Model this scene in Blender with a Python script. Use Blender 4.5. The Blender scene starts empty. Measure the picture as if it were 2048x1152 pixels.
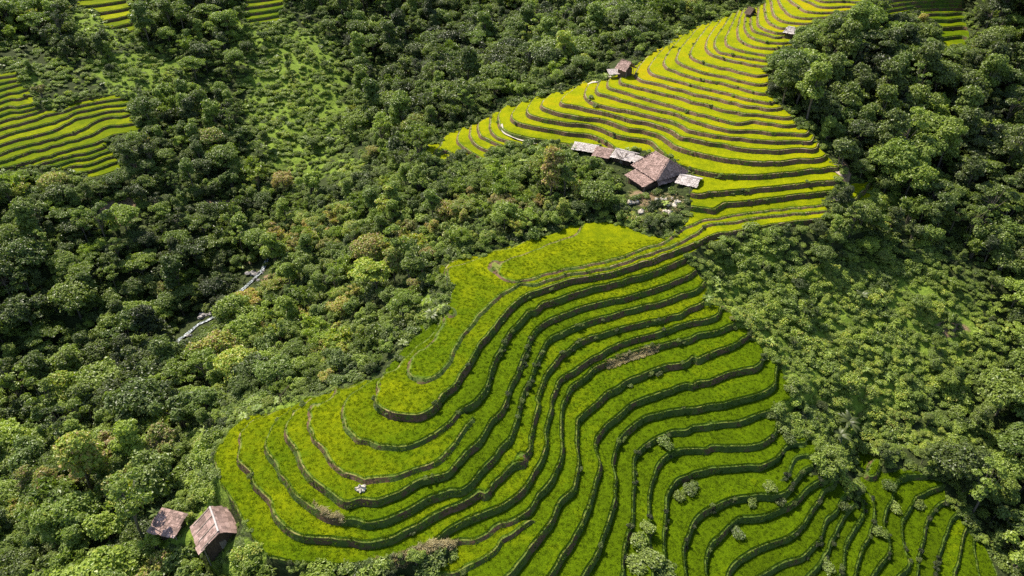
import bpy, math, random
import numpy as np
from mathutils import Vector, Matrix

# ------------------------------------------------------------------ camera, sky, sun, exposure
scene = bpy.context.scene
PITCH = math.radians(36.0); FPX = 1365.0; HC = 100.0
cam_d = bpy.data.cameras.new('camera'); cam = bpy.data.objects.new('camera', cam_d)
scene.collection.objects.link(cam); scene.camera = cam
cam.location = (0, 0, HC); cam.rotation_euler = (math.pi/2 - PITCH, 0, 0)
cam_d.sensor_width = 36.0; cam_d.lens = FPX/2048*36.0
cam_d.clip_start = 1.0; cam_d.clip_end = 5000.0

SUN_EL = math.radians(51.0); SUN_AZ = math.radians(-42.0)      # azimuth from +Y, negative = left
world = bpy.data.worlds.new('World'); scene.world = world; world.use_nodes = True
wn = world.node_tree.nodes; wl = world.node_tree.links
sky = wn.new('ShaderNodeTexSky'); sky.sky_type = 'NISHITA'; sky.sun_disc = False
sky.sun_elevation = SUN_EL; sky.sun_rotation = SUN_AZ
wl.new(sky.outputs[0], wn['Background'].inputs[0]); wn['Background'].inputs[1].default_value = 0.10
sd = bpy.data.lights.new('sun', 'SUN'); sun = bpy.data.objects.new('sun', sd); scene.collection.objects.link(sun)
sd.energy = 4.6; sd.angle = math.radians(0.5); sd.color = (1.0, 0.93, 0.80)
sdir = Vector((math.sin(SUN_AZ)*math.cos(SUN_EL), math.cos(SUN_AZ)*math.cos(SUN_EL), math.sin(SUN_EL)))
sun.rotation_euler = sdir.to_track_quat('Z', 'Y').to_euler(); sun.location = (0, 0, 300)
scene.view_settings.view_transform = 'Standard'; scene.view_settings.look = 'None'
scene.view_settings.exposure = 0.95; scene.view_settings.gamma = 1.0
scene.cycles.max_bounces = 5; scene.cycles.diffuse_bounces = 3; scene.cycles.glossy_bounces = 1
scene.cycles.transmission_bounces = 2; scene.cycles.transparent_max_bounces = 4
scene.cycles.use_denoising = False; scene.cycles.sample_clamp_indirect = 4.0
scene.cycles.caustics_reflective = False; scene.cycles.caustics_refractive = False

COL = scene.collection
rng = np.random.default_rng(7); random.seed(7)
# ------------------------------------------------------------------ terrain survey
# Heights were surveyed along the lips of the terraces; each line is (height, [(sheet, 'x,y x,y ...'), ...]).
SHEET = dict(p=(400,740,2.88), q=(700,440,2.88), r=(700,752,2.88), s=(1050,440,2.88), t=(1050,752,2.88),
             U=(1350,580,2.88), V=(1350,752,2.88), W=(1648,752,2.88), a=(840,100,4.8), b=(1140,0,5.236),
             c=(1400,0,5.236), d=(1180,160,4.8), e=(1440,180,3.84), f=(1300,350,4.096), g=(0,120,4.43),
             h=(1700,0,4.8), o=(0,0,1.0))
def dec(sh, txt):
    x0, y0, k = SHEET[sh]
    return [(x0+float(a)/k, y0+float(b)/k) for a, b in (w.split(',') for w in txt.split())]
MAIN = [
 (0.0, [('f','1430,240 1300,255 1150,268 1000,285 800,310 600,345 420,375 300,425 180,500 80,560'),('s','700,155 600,195 500,225 400,250 280,275 180,300 90,318 0,345'),('q','980,352 930,350 860,318'),('o','1000,531 1012,522 1058,504 1110,486 1150,470')]),
 (-0.5, [('q','985,362 885,415 820,470 745,545 700,610 640,670 600,740 560,830 520,880 450,910 390,905 345,885 350,830 400,745')]),
 (-1.2, [('f','1490,345 1250,375 1050,398 850,430 650,470 500,500 400,545 311,581'),('s','850,180 740,225 620,260 480,305 370,325 250,345 130,385 0,430'),('q','960,470 890,540 830,610 780,670 730,740 690,810 640,880 600,950 530,1010 470,1080 400,1115 300,1120 230,1100 165,1065 150,1000 160,930 200,880')]),
 (-3.1, [('s','935,215 870,240 800,270 700,310 600,335 500,360 400,385 300,415 200,450 100,480 30,520'),('q','1060,520 990,570 930,630 880,710 840,790 810,870 790,940 740,1020 700,1060 640,1095'),('r','590,245 530,300 450,350 380,385 300,405 220,405 150,400 100,375 50,365 10,330'),('p','845,330 820,260 830,200 860,150 930,100 1010,55')]),
 (-4.2, [('r','690,270 600,390 520,470 440,515 350,545 250,575 100,595 30,575'),('p','960,640 900,615 800,570 740,500 690,440 655,400 645,350 630,320 640,270 680,210 740,170 800,130')]),
 (-5.2, [('s','1000,280 960,310 900,340 820,370 720,400 600,440 480,465 380,490 280,520 180,560 100,600 50,650 20,710'),('q','1010,770 970,860 930,950 900,1040 870,1100'),('r','820,250 740,370 680,430 600,510 560,560 470,580 400,600 330,640 250,680 150,710 50,710'),('p','850,760 750,710 660,640 610,580 560,480 520,410 495,370 500,300 540,240 600,200')]),
 (-7.0, [('s','1035,350 1010,390 900,430 800,465 700,490 600,515 500,545 400,575 300,610 200,650 130,700 95,760 60,830 20,940'),('r','990,130 960,250 930,350 880,400 820,470 750,550 700,620 640,660 580,655 490,690 400,735 300,790 200,830 100,850'),('p','900,860 820,858 730,840 640,790 540,700 460,600 430,540 390,490 378,420 400,350 440,290 500,240')]),
 (-8.8, [('s','1030,475 950,510 880,545 780,570 680,590 580,610 480,640 380,670 300,710 220,770 160,840 120,890 90,960 70,1040'),('t','80,150 60,230 40,320 20,420 0,490'),('r','980,450 900,540 830,620 780,680 740,670 690,705 640,735 560,755 500,790 430,840 370,875 300,905 200,940 100,965'),('p','870,985 750,970 600,960 520,920 460,870 400,760 300,640 290,590 240,545 220,480 230,410 270,330 320,280')]),
 (-10.6, [('s','1130,490 1110,540 1000,580 900,600 800,640 700,670 600,695 500,730 430,770 350,820 270,870 200,920 170,980 150,1060'),('t','150,170 130,270 120,370 100,470 60,540 20,600'),('r','1000,640 950,690 890,740 800,775 700,810 620,850 540,910 480,960 400,1000 300,1030 150,1070 0,1095'),('p','520,1110 400,1080 330,1010 250,880 170,740 100,620 80,500 105,425 160,350 250,275')]),
 (-12.4, [('U','350,185 300,210 200,245 100,275'),('s','1000,660 900,690 760,720 620,760 480,810 400,850 330,910 260,970 225,1040 210,1110'),('t','210,290 212,360 210,430 190,520 160,590 110,660'),('r','1090,680 1030,770 960,820 880,850 800,900 700,950 600,968')]),
 (-13.3, [('r','1040,830 980,870 920,915 870,940 840,990 760,1050 660,1110 600,1140')]),
 (-14.3, [('U','440,240 380,290 300,330 200,360 100,385'),('s','1000,800 850,830 750,860 650,900 540,960 450,1010 380,1080 320,1130'),('t','305,250 300,300 300,400 310,480 300,560 280,640 200,720 170,800 120,880 60,960 0,1040 -60,1110 -110,1152 -200,1240')]),
 (-16.3, [('U','510,370 490,420 400,450 300,480 200,520 100,550'),('s','1000,930 850,970 700,1020 600,1070'),('t','520,240 440,320 410,380 415,450 430,500 410,600 390,680 360,760 310,870 270,950 200,1050 140,1152 60,1260')]),
 (-18.3, [('U','590,400 580,500 560,560 500,590 400,620 300,645 200,665 100,680'),('t','950,185 800,205 700,235 600,300 550,360 520,430 510,500 520,590 520,680 500,770 480,850 440,950 410,1020 380,1080 340,1152 290,1260')]),
 (-20.4, [('U','700,620 640,640 600,670 500,710 400,750 300,765 200,765 100,785'),('t','1152,270 1000,285 930,310 850,320 750,355 690,400 640,460 625,540 630,640 630,720 625,800 600,900 580,1000 560,1152')]),
 (-22.2, [('U','590,780 570,830 520,870 420,895 300,900 200,900 100,915'),('t','1050,420 900,420 820,450 770,500 740,570 725,650 720,740 715,830 715,900 720,1000 740,1152')]),
 (-24.0, [('U','750,850 680,880 640,900 600,950 540,990 480,1010 350,1015 200,1030 100,1055'),('t','1050,540 950,570 880,600 840,650 820,700 820,770 815,830 805,900 805,980 810,1060 830,1152')]),
 (-25.0, [('V','820,425 760,450 700,470 670,520 655,560'),]),
 (-26.0, [('V','775,520 720,570 680,620 650,660 600,680 500,680 420,695 350,705 250,740 170,780 110,840 80,900 60,970 55,1060 60,1152 50,1270')]),
 (-28.0, [('V','890,590 830,605 780,640 740,680 690,725 620,760 540,800 450,815 380,815 310,860 270,900 210,970 180,1050 180,1152 180,1260')]),
 (-30.0, [('V','930,600 880,640 840,700 790,770 740,850 690,905 600,950 500,985 420,1020 350,1070 310,1140 290,1240')]),
 (-31.8, [('V','990,680 970,700 930,770 880,820 850,900 810,970 740,1040 650,1070 560,1110 480,1152 400,1220')]),
 (-33.4, [('V','1040,720 1010,760 960,830 930,900 890,980 850,1060 780,1140 700,1230')]),
 (-35.0, [('V','1085,790 1050,850 1000,930 980,1000 970,1080 940,1152 890,1240')]),
 (-36.6, [('W','270,500 250,560 240,650 285,720 290,820 260,920 210,1020 190,1100 160,1200')]),
 (-38.2, [('W','600,560 500,570 430,600 405,640 400,700 360,780 345,860 375,900 380,980 340,1060 290,1140 250,1220')]),
 (-40.0, [('W','690,630 620,650 540,700 500,770 460,830 450,900 470,1000 490,1080 430,1152 380,1240')]),
 (-41.6, [('W','700,720 660,740 610,810 580,900 570,980 550,1060 530,1160 520,1240')]),
 (-43.0, [('W','790,790 750,810 720,880 690,960 660,1050 650,1120 640,1230')]),
 (-44.4, [('W','820,880 800,950 790,1020 750,1120 740,1230')]),
 (-45.8, [('W','860,950 880,1050 900,1152 910,1240')]),
 (-47.0, [('W','940,980 960,1050 1000,1152 1010,1240')]),
 (1.7, [('f','1490,128 1400,140 1200,165 1000,190 800,212 600,232 350,258'),('a','1420,905 1300,890 1200,870 1050,845 950,820 850,790 780,740 750,660 760,600')]),
 (3.3, [('e','920,690 800,700 600,725 400,745 200,765 0,785'),('f','500,140 350,150'),('a','1850,930 1800,890 1700,840 1600,810 1500,800 1400,790 1280,765 1150,745 1050,725 960,700 900,670 890,600')]),
 (4.9, [('e','910,590 850,595 700,610 550,630 400,645 250,655'),('d','1440,915 1300,910 1150,890 1050,870 950,840 850,800 760,740 700,690 610,610 560,580 450,560 330,545 260,530'),('a','1800,780 1700,740 1600,715 1500,705 1400,700 1300,680 1200,665 1100,640 1040,610')]),
 (6.5, [('e','800,510 650,530 500,545 350,555 200,545'),('d','1440,770 1300,755 1200,735 1100,715 1000,690 870,650 800,620 740,575 680,535 580,500 480,475 380,465 300,440 230,410 130,380'),('a','1600,650 1500,635 1420,620 1320,600 1230,570 1160,530')]),
 (8.0, [('e','740,445 650,450 500,460 350,460 200,450 100,435'),('d','1300,620 1200,605 1050,575 950,555 870,540 800,490 700,450 600,420 500,395 400,380 300,350 200,325 100,300'),('a','1650,575 1550,550 1450,530 1350,500')]),
 (9.3, [('e','710,380 600,390 450,395 300,385 150,368 0,352'),('d','1200,530 1050,500 950,480 900,450 800,400 700,375 620,355 500,325 400,300 280,280 200,265 90,240')]),
 (10.5, [('e','680,320 550,330 400,330 250,312'),('d','1350,480 1250,460 1150,435 1050,405 950,370 850,330 750,300 650,280 550,255 450,225 350,200 250,170 150,140 60,90')]),
 (11.6, [('e','555,265 400,255 250,235'),('d','1440,410 1300,385 1200,360 1050,325 950,295 850,265 750,235 650,205 550,180 450,155 350,120 250,90 170,60')]),
 (12.7, [('e','545,205 400,200 250,185 154,165'),('d','1440,320 1300,290 1200,260 1100,230 1000,210 900,175 800,150 700,130 600,100 500,75 400,50 290,20')]),
 (13.8, [('c','790,1135 600,1115 400,1080 209,1035'),('d','1440,235 1300,200 1150,160 1000,130 900,95 800,75 700,45 600,20'),('b','760,840 690,790')]),
 (14.8, [('c','740,1075 600,1050 400,1010 209,960'),('b','1571,960 1450,930 1300,890 1150,850 1000,810 880,780 830,740')]),
 (15.8, [('c','690,975 540,950 400,910 250,870'),('b','1571,860 1400,830 1300,810 1200,780 1100,740 1010,700')]),
 (16.8, [('c','620,880 400,840 209,790'),('b','1400,755 1300,720 1200,680 1130,640')]),
 (17.8, [('c','600,790 400,745 209,705'),('b','1450,670 1350,635 1280,600')]),
 (18.8, [('c','700,690 600,680 450,650 300,620 200,590 90,540'),('b','1430,500')]),
 (19.7, [('c','700,630 500,605 350,575 210,545')]),
 (20.6, [('c','700,575 550,550 420,520 330,490')]),
 (21.5, [('c','870,500 700,500 550,480 460,440')]),
 (22.4, [('c','960,440 870,450 700,440 600,410 520,370')]),
 (23.3, [('c','960,385 870,375 720,360 650,345 560,310')]),
 (24.2, [('c','870,345 800,340 720,320 620,260')]),
 (25.1, [('c','1160,290 1000,290 880,290 780,260 700,190')]),
 (26.0, [('c','1200,235 1080,245 960,235 850,210 780,150')]),
 (26.9, [('c','1400,170 1250,185 1080,185 960,160 900,110')]),
 (27.8, [('c','1700,100 1400,125 1200,125 1100,110 1030,60')]),
 (28.7, [('c','1715,50 1500,65 1300,70 1180,30')]),
 (29.6, [('c','1715,8 1400,10 1250,0')]),
]
for i in range(1, 9): MAIN.append((29.6+0.9*i, []))
TIP = [(0.5,[('a','1000,900 950,895 850,870 750,840 690,780 670,700 680,640')]),
 (-0.65,[('a','750,900 680,870 600,830 560,780 560,720')]),
 (-1.9,[('a','650,960 560,920 510,870 480,800 490,730')]),
 (-3.1,[('a','560,1020 500,985 430,940 375,890 370,800')]),
 (-4.3,[('a','320,1000 250,960 200,900 230,830')])]
LEFT = [(-18.0,[('g','0,960 100,940 300,890 450,850 600,800 700,770 850,735 950,690 1000,665 1100,650 1200,630 1270,600')]),
 (-16.7,[('g','0,900 150,850 280,800 450,760 600,720 750,680 850,640 920,600 1050,580 1190,560')]),
 (-15.4,[('g','0,830 150,775 350,730 500,690 640,650 740,610 800,570 900,520 1000,500 1150,480')]),
 (-14.1,[('g','0,750 150,705 300,670 480,620 570,570 660,520 750,500 850,480 1000,450 1150,430')]),
 (-12.8,[('g','0,680 150,630 300,595 480,550 600,500 780,440 950,405 1080,395')]),
 (-11.5,[('g','0,610 150,570 300,530 390,490 480,470 600,440 720,400 900,365 1070,340')]),
 (-10.2,[('g','0,545 130,510 250,480 350,450')]),
 (-8.9,[('g','0,490 120,455 290,430')]),
 (-7.6,[('g','0,435 150,415 280,390')]),
 (-6.3,[('g','0,375 100,340 240,310')]),
 (-5.0,[('g','0,320 150,285 230,260')]),
 (-3.7,[('g','0,260 150,215')]),(-2.4,[('g','0,205 140,175')]),(-1.1,[('g','0,150 140,130')]),
 (-19.3,[('g','60,1010 250,955 400,905 600,855 750,825 900,775')]),
 (-20.6,[('g','360,975 500,935 620,890 780,870 900,825')]),
 (-21.9,[('g','420,990 600,950 780,925 1000,850')]),
 (-23.2,[('g','780,985 900,950 1060,895')]),(-24.5,[('g','800,1045 900,1025 1060,970')])]
RIGHT = [(15.4,[('h','830,440 1110,435')]),(16.9,[('h','850,365 1150,365')]),(18.7,[('h','890,262 1130,258')]),
 (20.3,[('h','770,190 1130,190')]),(21.8,[('h','740,130 1110,125')]),(23.2,[('h','370,150 700,85 1080,75')]),
 (24.6,[('h','365,100 620,55 900,40 1060,40')]),(26.0,[('h','370,50 620,15 900,5')])]
TOPL = [(z, []) for z in np.arange(-4, 16, 1.6)]
SMALL = [(z, []) for z in (-5.0,-3.0,-1.2)]
# open hillside, stream bed and far slopes: x, y, height
CTRL = """-300,900,-66 0,840,-60 150,780,-57 300,700,-53 400,640,-49 480,560,-45 540,480,-41 600,400,-37 650,320,-33 720,250,-29 820,190,-22 930,120,-15 1080,60,-9 1200,10,-2
0,360,-20 0,450,-27 0,560,-37 0,700,-50 -300,360,-15 -300,600,-34 -300,120,8 -300,-200,40 120,380,-25 250,380,-27 250,500,-38 200,620,-46 350,520,-42 400,400,-34 420,300,-28 330,220,-19 400,120,-9 300,120,-7 500,200,-22 560,300,-31 640,160,-19 500,60,-2 220,50,3 60,60,4 0,0,12 350,-60,13 0,-200,34 500,-200,34 700,40,-6 900,0,-2 900,60,-9 900,-200,30 1200,-60,8 1250,-200,36 1600,-200,52 2000,-200,56 2400,-200,60
700,440,-25 620,520,-33 560,600,-37 500,680,-38 430,740,-38 600,700,-30 700,620,-22 780,520,-16 800,420,-13 830,340,-9 850,305,-5.5 760,330,-22 900,400,-7 950,340,-4 1000,400,-3.5 1100,380,-0.5 1180,420,0 980,470,-2.4 880,500,-6 1060,310,-0.5 1150,330,0.6 1220,345,1.2 1300,380,1.8 1360,400,1.2 1300,430,0.4 1270,320,2.6 1200,310,1.5
860,560,-6 850,620,-8 790,640,-11 745,695,-13 690,725,-16 600,765,-18 490,795,-21 430,850,-22 400,900,-22 400,980,-20 450,1030,-16 430,1085,-18.5 340,1050,-20.5 385,1070,-18.5 500,1125,-12.4 560,1156,-14 400,1152,-26 300,900,-32 300,1000,-29 200,1000,-35 100,900,-46 200,850,-43 350,800,-36 100,1050,-38 0,1100,-42 0,1000,-49 200,1152,-34 0,1300,-42 400,1300,-30 700,1160,-14 800,1140,-13.2 700,1300,-22 -300,1200,-60 -300,1300,-58
900,215,-6 980,190,-4 1050,165,-1 1130,140,3 1200,120,6 1260,90,9 1330,50,12 1400,10,15 1460,-20,18 820,270,-16 900,255,-4.8 850,286,-6.5 1000,120,-10 1100,90,-5
549,822,-8.8 581,815,-7 622,796,-5.2 674,775,-4.2 747,757,-3.1 455,900,-9.7 935,579,-0.28 950,603,-0.36 920,612,-0.33 908,585,-0.3 962,562,-0.22 975,588,-0.36 985,560,-0.16 905,545,-0.3 920,560,-0.28 950,550,-0.22 598,848,-4.75 612,880,-4.7 602,865,-4.7 465,880,-9.4 448,945,-9.8 470,990,-9.8 500,1040,-9.8 540,1090,-9.9 600,1115,-10.0 520,850,-7.9 1100,468,-0.15 985,508,-0.2 940,535,-0.22 1220,448,0.7 1050,520,0.2 1200,480,0.4 900,560,-0.3 905,600,-0.35 845,700,-0.45 760,775,-1.05 780,758,-1.0 800,740,-0.95 812,720,-0.9 770,800,-1.0 900,540,-0.25 850,740,-0.38 882,690,-0.34 897,645,-0.34 886,618,-0.38 905,655,-0.32 880,665,-0.37 865,690,-0.34
1600,180,13 1700,180,11 1625,90,21 1660,50,25 1700,90,19 1650,260,6.5 1700,300,3.5 1720,340,1 1800,120,14 1800,200,8 1900,130,14 2000,60,21 2000,200,6 1900,300,-3 2048,300,-4 1800,300,0 1800,400,-5 1750,440,-7 1900,420,-10 2048,450,-14 2300,300,2 2300,0,30 2300,600,-22 1960,0,28
1668,455,-3.4 1605,472,-4.0 1500,490,-4.2 1420,503,-3.6 1440,560,-9 1500,560,-10 1600,540,-10 1700,500,-10 1480,620,-13 1560,640,-16 1650,620,-17 1800,560,-17 1950,560,-18 1540,700,-17 1600,740,-21 1700,700,-23 1800,700,-26 1900,680,-26 2048,650,-26 1600,800,-23 1640,850,-27 1700,800,-29 1800,800,-32 1900,780,-33 2048,800,-36 1680,900,-35 1705,950,-37.5 1800,880,-36.5 1900,900,-38 2000,900,-40 2000,1000,-45 2048,1100,-50 2300,900,-40 2300,1300,-60 1960,1040,-45.5 2100,1300,-58"""
CT = [tuple(float(q) for q in w.split(',')) for w in CTRL.split()]
MASK = {
 'main': """848,293 852,287 882,281 894,267 923,256 960,242 970,233 1020,208 1045,200 1090,190 1127,177 1152,169 1178,162 1211,157 1235,149 1254,140 1274,128 1297,105 1331,92 1350,71 1379,63 1388,53 1425,42 1482,17 1518,13 1524,4 1535,-60 1745,-60 1740,0 1727,17 1667,36 1621,57 1585,76 1585,92 1562,101 1537,115 1537,134 1533,145 1537,180 1553,206 1583,229 1596,253 1617,258 1633,279 1648,302 1664,318 1680,336 1682,360 1664,380 1648,401 1665,435 1605,444 1556,450 1507,457 1459,467 1422,477 1398,489 1378,506 1376,527 1397,541 1411,561 1409,607 1444,608 1471,632 1471,650 1503,662 1524,695 1530,712 1555,719 1572,754 1586,788 1572,806 1555,820 1553,851 1586,870 1631,875 1635,896 1631,905 1621,946 1662,957 1676,967 1697,988 1720,1015 1724,974 1714,898 1763,915 1770,940 1822,940 1856,946 1888,967 1891,998 1922,1023 1936,1054 1950,1075 1978,1092 1995,1120 2030,1160 2060,1320 780,1320 849,1144 908,1113 908,1090 867,1085 804,1111 752,1125 700,1134 640,1132 580,1125 539,1115 514,1091 487,1045 459,997 435,955 426,907 435,886 452,865 483,834 539,823 573,816 615,795 671,775 747,757 755,752 780,728 815,690 839,652 867,645 894,607 908,572 867,532 985,500 1100,465 1160,445 1220,440 1265,452 1318,478 1370,447 1383,410 1382,378 1405,352 1370,332 1335,308 1300,300 1225,297 1205,294 1152,284 1136,290 1090,283 1048,288 996,290 975,302 965,315 923,310 882,321 865,317 850,302""",
 'left': "-300,160 -300,345 0,338 35,330 85,335 130,340 175,352 200,358 235,345 243,325 228,305 205,292 222,278 240,270 262,262 288,256 262,240 262,225 258,200 240,190 222,187 205,190 150,200 132,215 115,224 75,212 65,190 55,175 40,160 38,140 0,142",
 'right': "1775,30 1775,4 1780,-60 1930,-60 1925,10 1935,30 1938,50 1938,75 1935,95 1870,95 1872,75 1880,50 1850,35 1830,15 1790,28",
 'small': "1664,402 1672,396 1690,389 1702,362 1745,360 1752,374 1735,384 1747,388 1747,401 1715,401",
 'topl': "150,10 195,-60 300,-60 262,15 268,60 230,64 205,45 190,20",
 'topr': "480,-60 570,-60 568,5 560,40 520,48 480,44 490,20",
}
LEVELS = {'main': sorted(z for z, _ in MAIN if z not in (-4.2,-13.3,-25.0)),
 'left': sorted(z for z, _ in LEFT), 'right': sorted(z for z, _ in RIGHT) + [27.4, 28.8, 30.2, 31.6, 33.0, 34.5, 36.0],
 'small': [z for z, _ in SMALL], 'topl': [float(z) for z, _ in TOPL], 'topr': [float(z) for z, _ in TOPL]}
SCZ = lambda z: z*0.9 if z < 0 else z                                # the lower slopes are a little gentler than first surveyed
LEVELS = {k: sorted({round(SCZ(z), 4) for z in v}) for k, v in LEVELS.items()}
def poly(txt): return np.array([tuple(map(float, w.split(','))) for w in txt.split()])
MASKP = {k: poly(v) for k, v in MASK.items()}
def inside(P, x, y):
    r = np.zeros(x.shape, bool); j = len(P)-1
    for i in range(len(P)):
        xi, yi = P[i]; xj, yj = P[j]
        if yi != yj:
            r ^= ((yi > y) != (yj > y)) & (x < (xj-xi)*(y-yi)/(yj-yi)+xi)
        j = i
    return r
def pdist(P, x, y, closed=True):
    d = np.full(x.shape, 1e9)
    n = len(P)
    for i in range(n if closed else n-1):
        a = P[i]; b = P[(i+1) % n]; ab = b-a; L = max((ab**2).sum(), 1e-9)
        t = np.clip(((x-a[0])*ab[0]+(y-a[1])*ab[1])/L, 0, 1)
        d = np.minimum(d, np.hypot(x-a[0]-t*ab[0], y-a[1]-t*ab[1]))
    return d
def smoothline(P, step):
    P = np.array(P); out = []
    n = len(P)
    if n < 3: 
        L = np.hypot(*(P[-1]-P[0])); k = max(2, int(L/step)); return [P[0]+(P[-1]-P[0])*t for t in np.linspace(0, 1, k)] if n > 1 else [P[0]]
    Q = np.vstack([2*P[0]-P[1], P, 2*P[-1]-P[-2]])
    for i in range(1, n):
        a, b, c, d = Q[i-1], Q[i], Q[i+1], Q[i+2]
        k = max(1, int(np.hypot(*(c-b))/step))
        for t in np.arange(k)/k:
            out.append(0.5*((2*b)+(c-a)*t+(2*a-5*b+4*c-d)*t*t+(3*b-a-3*c+d)*t**3))
    out.append(P[-1]); return out
pts = []; cps = []
for fam in (MAIN, TIP, LEFT, RIGHT):
    for z, segs in fam:
        P = [q for sh, t in segs for q in dec(sh, t)]
        if P:
            for q in smoothline(P, 22): pts.append((q[0], q[1], z))
SURV = [(a, b, SCZ(z)) for a, b, z in pts + CT]
A = np.array(SURV); A = A[np.unique((A[:, :2]/3).round().astype(int), axis=0, return_index=True)[1]]
def tps_fit(X, z, lam):
    n = len(X); d2 = ((X[:, None]-X[None])**2).sum(-1)
    K = np.where(d2 > 0, 0.5*d2*np.log(np.maximum(d2, 1e-12)), 0) + lam*np.eye(n)
    Pm = np.c_[np.ones(n), X]; M = np.zeros((n+3, n+3)); M[:n, :n] = K; M[:n, n:] = Pm; M[n:, :n] = Pm.T
    return np.linalg.solve(M, np.r_[z, 0, 0, 0])
XS = A[:, :2]/100.0; WTS = tps_fit(XS, A[:, 2], 0.0006)
def tps_eval(u, v):
    q = np.c_[u.ravel(), v.ravel()].astype(np.float32)/100; out = np.empty(len(q), np.float32)
    X32 = XS.astype(np.float32); w = WTS[:-3].astype(np.float64)
    for s in range(0, len(q), 4096):
        b = q[s:s+4096]; d2 = ((b[:, None, 0]-X32[None, :, 0])**2+(b[:, None, 1]-X32[None, :, 1])**2)
        d2 = np.maximum(d2, 1e-10)
        out[s:s+4096] = (0.5*d2*np.log(d2)) @ w + WTS[-3] + b @ WTS[-2:]
    return out.reshape(u.shape).astype(np.float64)
U0, U1, V0, V1, DU, DV = -260, 2310, -200, 1290, 5.0, 4.0
ug = np.arange(U0, U1+DU, DU); vg = np.arange(V0, V1+DV, DV)
UU, VV = np.meshgrid(ug, vg); NV, NU = UU.shape
HH = tps_eval(UU, VV)
_s, _c = math.sin(PITCH), math.cos(PITCH)
def to_world(u, v, z):
    w = (576-v)/FPX; dz = -_s+w*_c; t = (z-HC)/dz
    return t*(u-1024)/FPX, t*(_c+w*_s)
def to_pix(x, y, z):
    dx, dy, dz = x, y, z-HC
    f = dy*_c-dz*_s; up = dy*_s+dz*_c
    return 1024+FPX*dx/f, 576-FPX*up/f, f
XX, YY = to_world(UU, VV, HH)
_w = (576-VV)/FPX; KV = (_c+_w*_s)/(_s-_w*_c)
EPS = 0.12*np.arange(NV)[::-1][:, None]
YM = np.maximum.accumulate((YY-EPS)[::-1], axis=0)[::-1]+EPS          # keeps every slope walkable, no overhang
YY0 = YY.copy(); NFIX = int((YM > YY+1e-6).sum()); HH = HC-YM/KV; XX, YY = to_world(UU, VV, HH)
print('FOLD cells', NFIX, 'z', HH.min(), HH.max(), 'y', YY.min(), YY.max(), 'pts', len(A))

for q, n in sorted(zip(*np.unique([int(a//100*100)*10000+int(b//50*50) for a, b in zip(UU[YM > YY0+0.3], VV[YM > YY0+0.3])], return_counts=True)), key=lambda t: -t[1])[:12]: print('steep', (q+2000000)//10000-200, (q % 10000), n)
# ------------------------------------------------------------------ terraced ground, cut exactly along the contour lines
EXTRA = {'tongue': (poly("560,700 945,828 950,850 900,950 560,1120"), sorted(LEVELS['main']+[SCZ(-4.2)])),
 'tip': (poly("840,270 900,240 985,215 990,240 1055,300 1040,325 840,335"), [SCZ(q) for q in (-5.5,-4.3,-3.1,-1.9,-0.65,0.5,1.7,3.3,4.9)]),
 'low': (poly("1066,1036 1070,1050 1060,1100 900,1300 800,1300 880,1100 1000,1040"), sorted(LEVELS['main']+[SCZ(-13.3)])),
 'gap': (poly("1560,960 1570,900 1640,880 1645,960"), sorted(LEVELS['main']+[SCZ(-25.0)]))}
REG = ['none']+list(MASKP)+list(EXTRA); REGLEV = [[]]+[LEVELS[k] for k in MASKP]+[v[1] for v in EXTRA.values()]
rid = np.zeros(UU.shape, int); sdm = np.full(UU.shape, -1e9)
for i, (k, P) in enumerate(MASKP.items()):
    d = pdist(P, UU, VV)*np.where(inside(P, UU, VV), 1, -1)
    better = d > sdm; sdm = np.where(better, d, sdm); rid = np.where(better & (d > -14), i+1, rid)
for i, (k, (P, l)) in enumerate(EXTRA.items()):
    ins = inside(P, UU, VV) & (rid == 1); rid = np.where(ins, 1+len(MASKP)+i, rid)
# gradient of the height over the ground, in metres per metre
def grads(F):
    Fu, Fv = np.gradient(F, axis=1), np.gradient(F, axis=0)
    Xu, Xv = np.gradient(XX, axis=1), np.gradient(XX, axis=0); Yu, Yv = np.gradient(YY, axis=1), np.gradient(YY, axis=0)
    D = Xu*Yv-Xv*Yu
    return (Fu*Yv-Fv*Yu)/D, (Fv*Xu-Fu*Xv)/D
GX, GY = grads(HH)
GG = np.hypot(GX, GY)
WB, W1, W2 = 0.55, 0.28, 0.50
STEP = np.ones(UU.shape)
for i, L in enumerate(REGLEV):
    if L:
        L = np.array(L); mid = (L[1:]+L[:-1])/2; st = np.diff(L); sel = rid == i
        STEP[sel] = np.interp(HH[sel], mid, st)
GG = np.minimum(np.maximum(GG, 0.05), 0.85*STEP/(WB+W2)); LF = np.minimum(0.20*STEP, 0.38)
# small unevenness of banks and open slopes
def vnoise(x, y, s, seed):
    r = np.random.default_rng(seed).random((64, 64)); X = x/s; Y = y/s
    i = np.floor(X).astype(int); j = np.floor(Y).astype(int); fx = X-i; fy = Y-j
    fx = fx*fx*(3-2*fx); fy = fy*fy*(3-2*fy)
    a = r[i % 64, j % 64]; b = r[(i+1) % 64, j % 64]; c = r[i % 64, (j+1) % 64]; d = r[(i+1) % 64, (j+1) % 64]
    return (a*(1-fx)+b*fx)*(1-fy)+(c*(1-fx)+d*fx)*fy
HW = HH+GG*0.55*(vnoise(XX, YY, 3.1, 5)-0.5)*(rid > 0)              # the lips wander a little, as hand-cut banks do
sdm = np.where(np.abs(sdm) < 60, sdm+(vnoise(XX, YY, 4.0, 15)-.5)*7+(vnoise(XX, YY, 1.7, 16)-.5)*4, sdm)      # ragged field margins
att = np.stack([XX, YY, HW, GG, LF, sdm, UU, VV], -1).reshape(-1, 8)
vreg = rid.reshape(-1)
idx = np.arange(NV*NU).reshape(NV, NU)
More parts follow.
